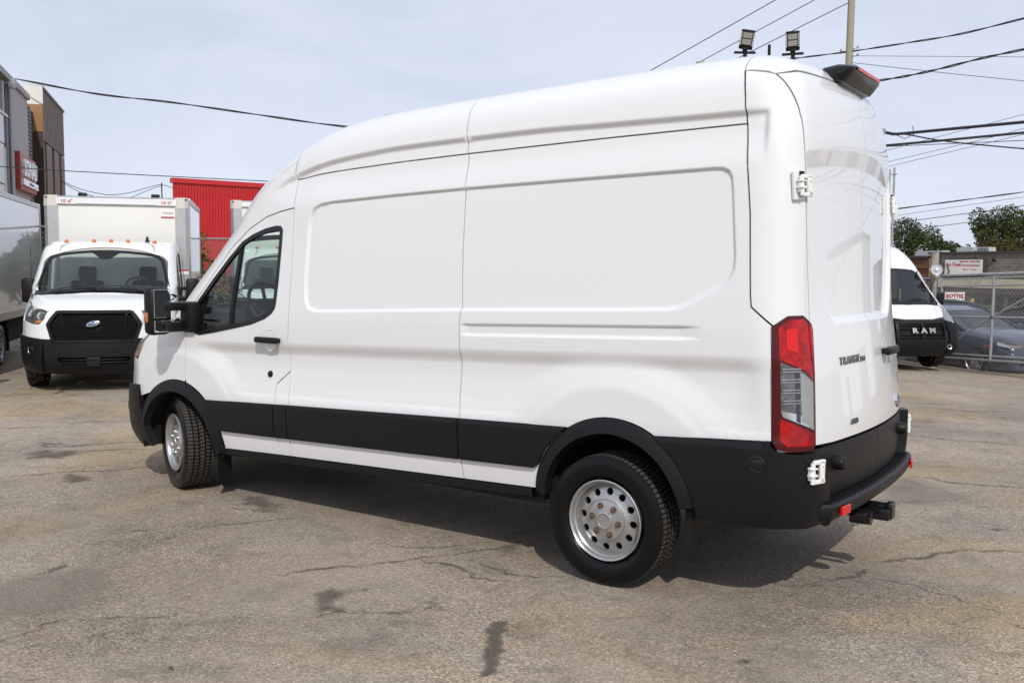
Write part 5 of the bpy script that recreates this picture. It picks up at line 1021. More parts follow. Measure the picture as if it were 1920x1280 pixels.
# ---------------------------------------------------------------- foliage
def leafmat(name, c1, c2, c3):
    m = mat(name, c1, .75); t = m.node_tree; n, l = t.nodes, t.links; b = n['Principled BSDF']
    at = n.new('ShaderNodeAttribute'); at.attribute_name = 'tone'; r = n.new('ShaderNodeValToRGB'); e = r.color_ramp.elements; e[0].color = (*c1, 1); e[1].color = (*c3, 1); k = e.new(.5); k.color = (*c2, 1)
    l.new(at.outputs['Fac'], r.inputs[0]); l.new(r.outputs[0], b.inputs['Base Color']); b.inputs['Specular IOR Level'].default_value = .2; return m
LM1 = leafmat('maple_leaves', (.022, .036, .012), (.046, .066, .020), (.10, .105, .034)); LM2 = leafmat('autumn_leaves', (.030, .036, .013), (.062, .062, .022), (.105, .085, .03)); LM3 = leafmat('vine_leaves', (.035, .055, .012), (.09, .115, .022), (.25, .17, .03)); LM4 = leafmat('conifer_leaves', (.022, .038, .018), (.038, .058, .024), (.07, .085, .034))
bark = mat('bark', (.07, .055, .042), .9, bump=.5, bscale=12)
def foliage(name, blobs, n, size, m, parent, seed):
    g = np.random.default_rng(seed); V = []; F = []; T = []; w_ = np.array([b[3]*b[3]*b[4] for b in blobs]); w_ = w_/w_.sum()
    for c, p in zip(blobs, w_):
        k = int(n*p); d = g.normal(0, 1, (k, 3)); d /= np.linalg.norm(d, axis=1)[:, None]; r = g.uniform(.45, 1.0, k)**.5*(1+.16*np.sin(5*d[:, 0]+c[0])*np.cos(4*d[:, 2]+c[1])+g.normal(0, .05, k))
        P = np.array(c[:3])+d*r[:, None]*np.array([c[3], c[3], c[4]]); tone0 = g.uniform(.15, .75)
        for q in range(k):
            a = g.normal(0, 1, 3); a /= np.linalg.norm(a); b_ = np.cross(a, g.normal(0, 1, 3)); b_ /= np.linalg.norm(b_)+1e-6; s = size*g.uniform(.5, 1.3); i = len(V)
            V += [P[q]-a*s, P[q]+b_*s*.6, P[q]+a*s, P[q]-b_*s*.6]; F.append((i, i+1, i+2, i+3)); T += [float(np.clip(tone0+g.normal(0, .22), 0, 1))]*4
    o = mesh(name, V, F, m, parent); at = o.data.attributes.new('tone', 'FLOAT', 'POINT'); at.data.foreach_set('value', T); return o
def tree(name, label, loc, h, blobs, n, size, m, seed, group='trees beyond the low building'):
    t = thing(name, label, 'tree', loc, 0, group); g = np.random.default_rng(seed+99); b = MB(); top = h*.55
    b.tube([(0, 0, -.3), (.1, 0, h*.25), (-.05, .1, top)], h*.030, 9, r2=h*.013)
    for c in blobs: b.tube([(0, 0, h*g.uniform(.2, .4)), (c[0]*.5, c[1]*.5, (c[2]+h*.3)/2), (c[0]*.95, c[1]*.95, c[2])], h*.012, 6, r2=h*.003)
    b.build('trunk', bark, t, True); foliage('crown', blobs, n, size, m, t, seed); return t
def crown(h, r, seed, k=11, low=.28):
    g = np.random.default_rng(seed); out = [(0, 0, h*.66, r*.55, h*.26)]
    for i in range(k): a = 2.4*i+g.uniform(-.3, .3); z = h*(low+.62*((i*.618) % 1)); q = r*(.72-.5*abs((z/h-.5))*1.1); out.append((q*math.cos(a), q*math.sin(a), z, r*g.uniform(.26, .42), h*g.uniform(.10, .17)))
    return out
tr = [(25.4, -129, 11.3, 5.0, LM1, 'broad dark green maple rising behind the brick end of the low building', 5200), (20.6, -128, 8.5, 3.4, LM1, 'small dark tree between the two larger crowns behind the rooftop units', 2600), (16.9, -127, 12.6, 3.9, LM1, 'tall dark green tree with gaps in its crown, above the big wall sign', 4200), (13.4, -124.5, 12.9, 4.4, LM1, 'tallest open-crowned tree at the right edge of the view', 4200), (14.4, -119, 9.2, 4.4, LM2, 'russet-tinged bushy tree in front of the tall trees at the right', 3600), (9.6, -119, 9.6, 4.0, LM4, 'dark spreading conifer at the right edge', 3200), (31, -131, 9.0, 4.6, LM4, 'dark tree just showing beside the rear corner of the white van', 3000), (2.5, -121, 12.5, 5.2, LM1, 'large green tree outside the right edge of the view', 3000)]
for i, (x, y, h, r, m, lab, n_) in enumerate(tr):
    z = -4.9; tree('tree', lab, (x, y, z), h+2.2, crown(h+2.2, r, 31+i, 16), int(n_*3.2), .155, m, 50+i)
# climbing growth on the fence by the trucks and shrubs behind them
def shrub(name, label, loc, blobs, n, size, m, seed, cat='shrub'):
    t = thing(name, label, cat, loc, 0, 'bushes behind the parked trucks'); b = MB()
    for c in blobs: b.tube([(c[0]*.4, c[1]*.4, 0), (c[0], c[1], c[2])], .02, 5, r2=.006)
    b.build('stem', bark, t, True); foliage('leaves', blobs, n, size, m, t, seed); return t
shrub('vine', 'yellow-green climbing vine in front of the red building, right of the box truck', (17.0, -9.3, 0), [(0, 0, .7, .55, .7), (.1, -.05, 1.5, .32, .55), (.0, .05, 2.15, .17, .40), (0, .1, 2.55, .08, .22), (.2, -.45, 1.6, .22, .3), (.2, -.6, 1.0, .4, .6)], 1900, .055, LM3, 5, 'vine')
shrub('shrub', 'low green undergrowth at the foot of the climbing vine', (16.6, -8.2, 0), [(0, 0, .5, .6, .7), (.3, -.8, .6, .6, .7), (0, -2.2, .7, .7, .8), (0, -3.2, .5, .6, .6)], 2600, .06, LM1, 6)
shrub('shrub', 'olive leafy bush between the glossy truck wall and the box truck', (18.8, -4.2, 0), [(0, 0, 1.0, .8, 1.0), (.5, -.4, 2.0, .7, .8), (.2, .3, 2.8, .5, .5), (-.4, .6, 1.4, .6, .8)], 2600, .07, LM3, 7)
shrub('shrub', 'green bushes seen through the front cab window of the white van', (17.2, -12.2, 0), [(0, 0, .7, .7, .8), (-.2, 1.1, .6, .6, .7), (.2, -1.2, .8, .7, .9)], 2400, .06, LM1, 8)
# unseen trees added for their reflection in the glossy truck wall and van
for i, (x, y, h, r) in enumerate(((21.0, -9.6, 2.7, 1.3), (23.6, -12.4, 2.9, 1.5), (-46, -46, 12, 5.5))):
    tree('tree', ['small leafy tree behind the fence, nearer of two hidden by the box truck', 'small leafy tree behind the fence, farther of two hidden by the box truck', 'green tree outside the right edge, beside the pale building'][i], (x, y, gz1(x, y)), h, crown(h, r, 70+i), 2600, .4 if i > 1 else .10, LM1, 90+i)
wh = thing('warehouse', 'pale two-storey building outside the right edge, mirrored in the rear doors', 'building', (-20, -52, gz1(-20, -52)), D(14)); b = MB(); b.box((0, 0, 3.2), (17, 9, 6.4)); b.build('wall', panelw, wh); b = MB(); b.box((0, 0, 6.5), (17.3, 9.3, .3)); b.build('roof_edge', louv, wh); b = MB(); b.box((3, 4.55, 1.8), (3.6, .12, 3.4)); b.build('loading_door', greyw, wh)  # unseen building added to give the rear doors a reflection
b = MB(); b.box((-5, 4.55, 1.2), (1.1, .1, 2.2)); b.build('door', louv, wh)
# ---------------------------------------------------------------- low commercial building on the right
SB, SD_, SN = np.array([17.231, -78.834]), np.array([-.8937, .4487]), np.array([-.44868, -.89369]); SN = -SN if SN@(np.array([-2.5, 5.4])-SB) < 0 else SN
def q_(s, d, z): p = SB+s*SD_+d*SN; return Vector((p[0], p[1], z))
def sbox(mb, s0, s1, d0, d1, z0, z1): V = [q_(s, d, z) for z in (z0, z1) for s, d in ((s0, d0), (s1, d0), (s1, d1), (s0, d1))]; return mb.add(V, [(0, 1, 2, 3), (7, 6, 5, 4), (0, 4, 5, 1), (1, 5, 6, 2), (2, 6, 7, 3), (3, 7, 4, 0)])
low = thing('low_building', 'low flat-roofed shop building of grey block with a brown timber end, beyond the gate', 'building')
blockm = [mat('block_%s' % k, c, .9, var=.12, vscale=2.2, bump=.3, bscale=14) for k, c in (('grey', (.20, .175, .15)), ('pinkish', (.225, .19, .165)), ('dull', (.165, .145, .125)))]
timb = mat('brown_timber', (.15, .075, .040), .8, var=.25, vscale=3); timb2 = mat('red_brown_board', (.17, .06, .03), .8, var=.15)
sbox(MB(), 3.34, 26, -14, -.14, -2.3, 3.05).build('core', blockm[2], low); sbox(MB(), -6, 3.34, -14, -.12, -2.3, 2.72).build('core', timb2, low)
g = np.random.default_rng(3); blocks = {}
for r, z in enumerate(np.arange(1.28, 3.02, .195)):
    for k in range(-1, 42):
        s = 3.36+(k+.5*(r % 2))*.40; s1 = min(s+.385, 20); s0 = max(s, 3.36)
        if s1-s0 < .1: continue
        key = (round(s1-s0, 2), int(g.integers(3)))
        if key not in blocks: o = sbox(MB(), 0, s1-s0, -.14, 0, 0, .18).build('block', blockm[key[1]], low); blocks[key] = o.data; me_ = o
        else: me_ = bpy.data.objects.new('block', blocks[key]); link(me_, low)
        me_.location = Vector((SD_[0]*s0, SD_[1]*s0, float(z)))+Vector((SN[0], SN[1], 0))*float(g.uniform(-.012, .012))
sl = None
for s in np.arange(-3, 3.3, .16):
    if sl is None: sl = sbox(MB(), 0, .12, -.12, 0, 2.02, 2.74).build('timber_slat', timb, low); o = sl
    else: o = sl.copy(); C.objects.link(o)
    o.location = Vector((SD_[0]*s, SD_[1]*s, 0))
sbox(MB(), -6, 3.33, -.12, .06, 1.92, 2.02).build('timber_rail', timb, low); sbox(MB(), 3.26, 3.36, -.1, .04, 1.2, 2.75).build('corner_board', mat('ochre_board', (.34, .19, .08), .7), low)
roofm = mat('roof_edge', (.05, .045, .045), .7); sbox(MB(), 3.2, 26.2, -14, .16, 3.05, 3.20).build('roof_edge', roofm, low); sbox(MB(), -6, 3.2, -14, .2, 2.75, 2.92).build('roof_edge', roofm, low)
sbox(MB(), 3.9, 4.35, -.1, .12, -2, 2.85).build('pier', mat('dark_pier', (.055, .045, .04), .8), low)
creamm = mat('cream_fascia', (.50, .46, .32), .7, var=.15, vscale=2); sbox(MB(), 4.35, 26, -.1, .9, .42, 1.10).build('fascia', creamm, low); sbox(MB(), 4.35, 26, -.1, .86, -.02, .42).build('awning', mat('shade_awning', (.09, .075, .07), .8), low)  # the dark box paints in the band of shade below the cream fascia
sbox(MB(), 4.35, 26, -.14, .04, -2.2, -.02).build('shopfront', mat('shopfront_grey', (.22, .205, .20), .7, var=.2, vscale=1.2), low)
for s0, s1, z0, z1 in ((4.5, 5.6, -1.6, -.2), (5.75, 6.7, -1.2, -.2), (7.3, 8.0, -.95, -.45), (8.2, 8.9, -.9, -.4), (9.3, 9.9, -1.9, -.2), (10.3, 11.3, -.9, -.25), (11.6, 12.8, -1.2, -.3)):
    w_ = sbox(MB(), s0, s1, 0, .07, z0, z1).build('window', winm, low); sbox(MB(), s0-.05, s1+.05, 0, .09, z0-.08, z0).build('sill', creamm, w_)
for i, (s0, s1, z0, z1, d) in enumerate(((.3, 1.7, 2.9, 3.35, -2), (1.85, 2.9, 2.9, 3.38, -2), (3.45, 5.0, 3.2, 3.62, -3), (5.3, 6.35, 3.2, 3.62, -3))):
    a = thing('rooftop_unit', ['long grey rooftop unit at the left end of the low building', 'shorter slatted rooftop unit on the brown end of the low building', 'long pale rooftop unit on the grey block roof', 'short slatted rooftop unit right of the long pale one'][i], 'rooftop unit', tuple(q_(s0, d, z0)), 0, 'air units on the low roof'); iv = Matrix.Translation(-q_(s0, d, z0))
    o = sbox(MB(), s0, s1, d-.9, d, z0, z1).build('casing', mat('unit_metal', (.45, .45, .44), .5, var=.1), a); o.matrix_local = iv
    for s in np.arange(s0+.1, s1-.1, .14):
        if i % 2: o = sbox(MB(), s, s+.05, d, d+.02, z0+.08, z1-.08).build('grille_slot', roofm, a); o.matrix_local = iv
wl = thing('wall_lamp', 'small dark floodlight on the grey block wall right of the big sign', 'lamp', tuple(q_(9.0, .1, 2.5))); b = MB(); b.box((0, 0, 0), (.26, .22, .16), .03); b.box((.05, .02, .16), (.06, .05, .16)); b.build('head', M['black'], wl)
wl = thing('wall_lamp', 'small yellowish lamp on the brown timber wall', 'lamp', tuple(q_(1.25, .12, 2.0))); b = MB(); b.lathe([(0, -.14), (.10, -.12), (.13, .05), (.06, .12), (0, .13)], 14, R=Matrix.Rotation(D(90), 3, 'X')); b.build('globe', mat('lamp_ochre', (.42, .33, .12), .5), wl, True)
ws = thing('wall_sign', 'white wall sign with red lettering and a red script word on the grey block wall', 'sign', tuple(q_(6.5, .1, 2.0))); iv = Matrix.Translation(-q_(6.5, .1, 2.0))
o = sbox(MB(), 4.92, 8.2, .02, .28, 1.42, 2.58).build('panel', mat('sign_white', (.66, .65, .63), .5), ws); o.matrix_local = iv; o = sbox(MB(), 4.86, 8.45, .0, .24, 1.36, 2.66).build('frame', roofm, ws); o.matrix_local = iv
rt = mat('sign_red_letters', (.42, .05, .06), .5)
def stext(body, s, z, size, **k): return text(body, size, rt, ws, 'lettering', iv@frame(q_(s, .285, z), (SD_[0], SD_[1], 0), (0, 0, 1)), .004, **k)
stext('MARCHE \u2022 PARQUERIE', 7.12, 2.43, .185, bold=.004, sx=.95); stext('EXTRAORDINAIRE', 7.2, 2.12, .18, bold=.004); stext('Sport - Travail', 7.1, 1.82, .2, shear=.4); stext('La Tonez', 5.75, 2.2, .36, shear=.35, bold=.012, sx=.9)
o = MB(); o.tube([q_(5.1, .3, 2.3), q_(5.2, .3, 2.0), q_(5.35, .3, 1.6), q_(5.2, .3, 1.5)], .05, 6); o = o.build('figure', M['blacktext'], ws); o.matrix_local = iv
# ---------------------------------------------------------------- sandwich sign, bollard, bare sapling
bs = thing('boot_sign', 'white board with BOTTES in red capitals and a dark boot below, behind the dark car', 'sign', (6.27, -43.5, -1.35)); bs.rotation_euler.z = math.atan2(-.44, -.71)
b = MB(); b.box((0, 0, 1.73), (.92, .04, .64), .01); b.build('board', M['white_box'], bs); b = MB(); b.box((-.4, 0, .7), (.04, .04, 1.45)); b.box((.4, 0, .7), (.04, .04, 1.45)); b.build('leg', M['galv'], bs)
sgn = 1
text('BOTTES', .24, mat('bottes_red', (.40, .03, .03), .5), bs, 'lettering', frame((0, .025, 1.86), (-1, 0, 0), (0, 0, 1)) if False else frame((0, -.025, 1.86), (1, 0, 0), (0, 0, 1)), .004, bold=.010, sx=.95); 
b = MB(); b.prism([(-.1, 0), (-.1, .22), (.02, .22), (.03, .09), (.13, .06), (.13, 0)], -.024, -.04, lambda a, c, d: (.2+a, d, 1.43+c)); b.build('boot', M['blacktext'], bs); text('cap', .12, rt, bs, 'lettering', frame((-.18, -.025, 1.52), (1, 0, 0), (0, 0, 1)), .004, bold=.006)
yb = thing('bollard', 'yellow steel bollard behind the gate, in front of the shopfront', 'bollard', (6.1, -47.2, -1.5)); b = MB(); b.tube([(0, 0, 0), (0, 0, 1.75)], .10, 12); b.lathe([(.10, 0), (.07, .06), (0, .08)], 12, R=Matrix.Rotation(D(90), 3, 'X'), o=(0, 0, 1.75)); b.build('post', mat('bollard_yellow', (.55, .40, .08), .6), yb, True)
sap = thing('sapling', 'bare dark sapling with twiggy branches in front of the wall sign', 'tree', (3.3, -30.5, -1.0)); b = MB(); g = np.random.default_rng(11)
def twig(p, d, l, r, lv):
    q = p+d*l; b.tube([p, p+d*l*.5+Vector(g.normal(0, .03, 3))*l, q], r, 5, r2=r*.6)
    if lv:
        for k in range(3 if lv > 1 else 4): twig(p+d*l*g.uniform(.45, 1), (d+Vector(g.normal(0, .55, 3))+Vector((0, 0, .25))).normalized(), l*g.uniform(.45, .7), r*.55, lv-1)
twig(Vector((0, 0, 0)), Vector((0, 0, 1)), 1.5, .030, 4); b.build('branches', bark, sap)
# ---------------------------------------------------------------- white van with the black nose (right)
RP_ = np.vstack([dense([(-4.8, 2.55), (-3, 2.60), (-1.6, 2.58), (-1.1, 2.50), (-.75, 2.34), (-.52, 2.16), (-.40, 2.05), (.02, 1.68), (.40, 1.36), (.50, 1.30), (.80, 1.10), (.93, 1.0), (1.0, .85), (1.03, .65), (1.02, .5), (.95, .34)], 4), [[.5, .25], [-4.8, .25]]])
PR = Field(RP_, .006, .5)
def FR(x, y, z):
    ay = np.abs(y); c = np.interp(z, [.4, 1.0, 1.3, 2.1, 2.6], [.22, .22, .22, .12, .12])*sstep(-1.6, -.6, x); d1 = PR(x+c*ay**2, z)
    d2 = ay-(np.interp(z, [.3, .6, 1.1, 1.5, 2.1, 2.5, 2.7], [.98, 1.02, 1.02, .99, .93, .87, .80])-.10*np.clip((x-.2)/.8, 0, 1)**2); return smax(d1, d2, .16)
rv = thing('cargo_van', 'white high-roof van with a black nose and black grille, by the chain-link gate', 'van', (1.65, -14.6, 0)); yaw_r = D(137); hx, hy = math.cos(yaw_r), math.sin(yaw_r); rv.location = (1.65-hx*1.0, -14.6-hy*1.0, gz1(1.65, -14.6)); rv.rotation_euler.z = yaw_r
BR = Body(FR, rv, False); SR = Chart((0, 0, 0), (1, 0, 0), (0, 0, 1), (0, 1, 0), .2, 1.3); FRC = Chart((0, 0, 0), (0, 1, 0), (0, 0, 1), (1, 0, 0), -1.2, 1.4); TR = Chart((0, 0, 0), (1, 0, 0), (0, 1, 0), (0, 0, 1), .6, 2.9); WR = Chart((0, 0, 1.7), (0, 1, 0), (-.75, 0, .66), (.66, 0, .75), -.8, .5); CR_ = Chart((0, 0, 0), (-.6, .8, 0), (0, 0, 1), (.8, .6, 0), -.8, 1.7); RR = Chart((0, 0, 0), (1, 0, 0), (0, -R2, R2), (0, R2, R2), .5, 3)
Wp = M['white']
gws = [(-.74, -.50), (-.82, -.40), (-.76, .46), (-.68, .53), (.68, .53), (.76, .46), (.82, -.40), (.74, -.50)]
BR.panel('windscreen_border', gws, WR, M['blackgloss'], off=.001, holes=[inset(rnd(gws, .08, 3), .035)], grid=.1, gap=0, sides=(1,), thick=.01); BR.panel('windscreen', gws, WR, M['wsglass'], off=-.004, grid=.12, gap=.004, sides=(1,), thick=0)
sw3 = [tuple(q) for q in SR.uv(WR.lift(FR, np.array([(.77, .47), (.83, -.41), (.75, -.51)], float))[0])]
swin = [(-.55, 1.95), (-1.25, 2.0), (-1.35, 1.95), (-1.38, 1.35), (-.9, 1.28), (.12, 1.32), (-.1, 1.5)]
BR.panel('side_panel', [(-4.7, .40), (-.35, .40)]+arch(0, .40, .45, 176, 4, 14)+[(.5, .42), (.62, .9), (.55, 1.0), (.35, 1.18)]+sw3[::-1]+[(-.75, 2.10), (-1.1, 2.25), (-4.7, 2.30)], SR, Wp, holes=[swin], grid=.12)
BR.panel('side_window', inset(swin, -.01), SR, M['blackgloss'], off=.001, grid=.1, gap=0)
t3_ = WR.lift(FR, np.array([(.77, .47), (.69, .54), (0, .54)], float))[0]; s3_ = SR.lift(FR, np.array([(-4.7, 2.30), (-1.1, 2.25), (-.75, 2.10)], float))[0]
BR.panel('roof_panel', [tuple(q) for q in RR.uv(np.vstack([s3_, t3_]))]+[tuple(RR.uv(TR.lift(FR, np.array([(x, 0)]))[0])[0]) for x in (-1.0, -1.6, -3, -4.7)], RR, Wp, grid=.1)
h3_ = [tuple(q) for q in TR.uv(WR.lift(FR, np.array([(.75, -.51), (0, -.52)], float))[0])]
BR.panel('cowl', [(h3_[1][0]-.03, 0), (h3_[0][0]-.03, h3_[0][1]), (h3_[0][0]+.04, h3_[0][1]+.01), (h3_[1][0]+.08, 0)], TR, M['black'], off=-.002, grid=.1, gap=0)
BR.panel('hood', [(h3_[1][0]+.08, 0), (h3_[0][0]+.04, h3_[0][1]+.01), (.40, .80), (.62, .78), (.75, .60), (.86, .3), (.875, 0)], TR, Wp, grid=.06, gap=.001)
nl = [(0, 1.03), (.55, 1.03), (.66, 1.02), (.74, .98), (.95, .90), (1.05, .8), (1.05, .42), (.8, .33), (0, .32)]
BR.panel('nose_fascia', [(0, 1.03), (.55, 1.03), (.55, .32), (0, .32)], FRC, M['black'], off=.012, holes=[[(.03, .96), (.50, .96), (.50, .66), (.03, .66)]], grid=.06, gap=0, thick=.06)
BR.panel('bumper_corner', [tuple(q) for q in CR_.uv(FRC.lift(FR, np.array([(.55, .32), (.55, 1.03), (.70, .99), (.92, .92)], float))[0])]+[tuple(q) for q in CR_.uv(SR.lift(FR, np.array([(.52, .88), (.47, .42)], float))[0])], CR_, M['black'], off=.014, grid=.06, gap=0, thick=.05)
gl_ = BR.panel('grille', [(-.52, .97), (.52, .97), (.52, .64), (-.52, .64)], FRC, M['void'], off=-.05, grid=.2, gap=0, sides=(1,), thick=0)[0]
for z in (.70, .755, .885, .935): MB().tube([BR.pt(FRC, (y, z), .0)[0] for y in np.linspace(-.5, .5, 11)], .012, 6).build('grille_bar', M['black'], gl_, True)
for i, ch in enumerate('RAM'):
    p, n = BR.pt(FRC, ((-.19+.19*i), .822), .022); u = Vector((0, 0, 1)).cross(n).normalized(); text(ch, .135, M['alu'], gl_, 'lettering', frame(p, u, n.cross(u)), .008, bold=.006, sx=1.35)
for s in (1, -1):
    hp = [(.60, 1.06), (.62, 1.0), (.80, .985), (.86, 1.08), (.84, 1.27), (.76, 1.22)]
    q = CR_.uv(FRC.lift(FR, np.array(hp, float))[0]); pod = BR.panel('headlight', q, CR_, M['alu'], off=.002, grid=.05, gap=0, sides=(s,))[0]; BR.panel('lens', q, CR_, M['clear'], off=.012, grid=.06, gap=0, sides=(s,), parent=pod)
    b = MB(); b.box((.02, s*1.06, 1.42), (.09, .15, .28), .04); b.box((.04, s*1.0, 1.34), (.06, .10, .06), .01); b.build('mirror', M['black'], rv, True)
    KT.make(rv, (0, s*.90, .3525), 0, s, .4); KT.make(rv, (-3.4, s*.90, .3525), 0, s, .1)
    MB().tube([BR.pt(WR, (s*.55+(s*-.45)*t, -.45+.03*math.sin(t*3)), .02)[0] for t in np.linspace(0, 1, 7)], .010, 6).build('wiper', M['black'], rv, True)
    b = MB(); b.lathe([(.03, -.0), (.05, .012), (.055, 0)], 14, R=Matrix.Rotation(D(-90), 3, 'Z'), o=(.98, s*.62, .5)); b.build('fog_lamp', M['alu'], rv, True)
b = MB(); b.box((-.25, 0, 1.12), (.55, 1.7, .25), .05); b.build('dashboard', M['interior'], rv)
for y in (.42, -.42): b = MB(); b.box((-1.15, y, 1.35), (.14, .46, .62), .05); b.box((-1.2, y, 1.77), (.09, .26, .2), .04); b.box((-.9, y, 1.0), (.5, .48, .14), .04); b.build('seat', M['seat'], rv, True)
b = MB(); b.box((-1.5, 0, 1.3), (.03, 1.7, 1.9)); b.build('bulkhead', M['greytrim'], rv); b = MB(); b.box((-2.3, 0, .42), (5, 1.7, .1)); b.box((-4.7, 0, 1.4), (.04, 1.7, 1.9)); b.build('underbody', M['under'], rv)
b = MB(); b.box((.02, .12, 1.50), (.03, .012, .26)); b.build('windscreen_tag', mat('yellow_tag', (.5, .42, .08), .6), rv)
# ---------------------------------------------------------------- saloon cars behind the gate
carglass = mat('car_glass', (.010, .013, .015), .05, spec=.6)
def saloon(loc, yaw, paint, label, detail=True):
    t = thing('parked_car', label, 'car', (*loc, gz1(*loc)-(.12 if loc[1] > -20 else 0)), yaw, 'cars parked beyond the gate')
    low_ = [(2.30, .62, .70), (2.18, .76, .84), (1.6, .90, .90), (.95, .98, .92), (-.2, 1.0, .93), (-1.4, 1.02, .92), (-2.1, 1.02, .86), (-2.4, .92, .74)]
    V = []; xs_ = [p[0] for p in low_]
    for x, zt, w_ in low_:
        for y, z in ((w_*.93, .22), (w_, .38), (w_*1.01, .62), (w_*.985, zt-.12), (w_*.90, zt-.02), (w_*.55, zt+.03), (0, zt+.045)): V.append((x, y, z))
    m7 = 7; n_ = len(low_); F = [(i*m7+j, i*m7+j+1, (i+1)*m7+j+1, (i+1)*m7+j) for i in range(n_-1) for j in range(m7-1)]; V2 = V+[(x, -y, z) for x, y, z in V]; k = len(V)
    F2 = F+[tuple(q+k for q in f[::-1]) for f in F]+[tuple(range(m7))+tuple(range(k+m7-1, k-1, -1)), tuple(range(k-m7, k))[::-1]+tuple(range(2*k-m7, 2*k))]
    o = mesh('body', V2, F2, paint, t, True); bm = bmesh.new(); bm.from_mesh(o.data); bmesh.ops.remove_doubles(bm, verts=bm.verts, dist=1e-4); bmesh.ops.recalc_face_normals(bm, faces=bm.faces); bmesh.ops.subdivide_edges(bm, edges=bm.edges, cuts=1, smooth=.6, use_grid_fill=True); bm.to_mesh(o.data); bm.free(); o.data.polygons.foreach_set('use_smooth', [True]*len(o.data.polygons))
    # cabin: pillars and roof as painted frame, dark glass between
    cs = [(1.05, .98, .80), (.25, 1.38, .66), (-.15, 1.455, .64), (-.9, 1.455, .63), (-1.55, 1.30, .62), (-2.05, 1.03, .72)]
    b = MB(); P_ = [(x, s*w_, z) for x, z, w_ in cs for s in (1, -1)]; b.add(P_, [(2*i, 2*i+1, 2*i+3, 2*i+2) for i in (1, 2, 3)]); rf = b.build('roof', paint, t, True)
    b = MB(); b.add(P_[:4], [(0, 1, 3, 2)]); b.build('windscreen', carglass, t); b = MB(); b.add(P_[8:12], [(0, 1, 3, 2)]); b.build('rear_window', carglass, t)
    for s in (1, -1):
        lw = [(1.02, s*.84, .97), (-.15, s*.87, 1.0), (-1.0, s*.87, 1.02), (-2.0, s*.80, 1.03)]
        b = MB(); b.add([lw[0], lw[1], (-.15, s*.645, 1.45), (.25, s*.67, 1.375)], [(0, 1, 2, 3)]); b.build('side_window', carglass, t); b = MB(); b.add([lw[1], lw[2], lw[3], (-1.55, s*.63, 1.295), (-.9, s*.64, 1.445), (-.15, s*.645, 1.45)], [(0, 1, 2, 3, 4, 5)]); b.build('side_window', carglass, t)
        b = MB(); b.tube([(1.04, s*.80, .985), (.25, s*.665, 1.385), (-.15, s*.645, 1.46), (-.9, s*.635, 1.46), (-1.55, s*.625, 1.305), (-2.05, s*.72, 1.04)], .028, 6); b.tube([(-.15, s*.64, 1.45), (-.2, s*.88, 1.0)], .022, 6); b.build('pillar', paint, t, True)
        b = MB(); b.box((.85, s*1.0, 1.02), (.12, .2, .13), .03); b.build('mirror', paint, t, True)
        hl_ = MB(); hl_.add([(2.26, s*.52, .66), (2.20, s*.80, .68), (2.0, s*.90, .72), (1.95, s*.88, .80), (2.20, s*.72, .79), (2.30, s*.52, .73)], [(0, 1, 2, 3, 4, 5)]); q = hl_.build('headlight', M['alu'], t); q.location = (.035, s*.02, 0)
        b = MB(); b.box((1.78, s*.93, .69), (.16, .012, .05), .004); b.build('side_marker', mat('marker_orange', (.40, .10, .04), .3), t)
        for x in (1.42, -1.42): KT.make(t, (x, s*.80, .335), 0, s, .2)
    b = MB(); b.box((2.33, 0, .66), (.03, .62, .13), .01); g_ = b.build('grille', M['void'], t); b = MB(); b.tube([(2.35, -.34, .72), (2.36, 0, .735), (2.35, .34, .72), (2.35, .30, .60), (2.36, 0, .585), (2.35, -.30, .60), (2.35, -.34, .72)], .012, 6); b.build('grille_trim', M['chrome'], g_, True); b = MB(); b.box((2.34, 0, .38), (.03, 1.2, .14), .01); b.build('lower_intake', M['void'], t)
    b = MB(); b.box((2.32, 0, .79), (.02, .13, .04), .008); b.build('badge', M['chrome'], t)
    return t
navy = mat('navy_paint', (.030, .042, .078), .32, coat=.5); dk = mat('black_car_paint', (.010, .012, .014), .4, spec=.3)
saloon((1.75, -18.4), D(146), navy, 'dark blue saloon car parked right behind the chain-link gate')
saloon((-.2, -24.0), D(165), dk, 'black car farther back behind the right part of the gate')
saloon((4.2, -27.5), D(20), dk, 'dark car parked along the road beyond the gate, half hidden by the blue saloon')
# ---------------------------------------------------------------- poles, lamps and wires
pole = thing('utility_pole', 'tall weathered wooden utility pole behind the rear of the van', 'pole', (8.85, -33.95, gz1(8.85, -33.95))); b = MB(); b.tube([(0, 0, 0), (.02, -.1, 6), (.0, -.3, 14.5)], .17, 14, r2=.135); b.build('shaft', M['wood'], pole, True)
for z, sx_ in ((11.35, 1), (11.05, 1), (11.3, -1), (13.4, 1)):
    b = MB(); b.tube([(-sx_*.13, -.22, z), (-sx_*.30, -.18, z)], .02, 6); b.lathe([(.02, -.02), (.05, 0), (.03, .04), (.05, .06), (.02, .09)], 12, R=Matrix.Rotation(D(90), 3, 'X'), o=(-sx_*.33, -.18, z)); b.build('insulator', M['galv'], pole, True)
st_ = thing('utility_pole', 'top of a short wooden pole just clearing the roof of the van', 'pole', (13.7, -30.6, gz1(13.7, -30.6))); b = MB(); hh = 9.93-gz1(13.7, -30.6); b.tube([(0, 0, 0), (0, 0, hh)], .17, 14); b.lathe([(.17, 0), (.18, .03), (.15, .10), (0, .11)], 14, R=Matrix.Rotation(D(90), 3, 'X'), o=(0, 0, hh-.06)); b.build('shaft', M['wood'], st_, True)
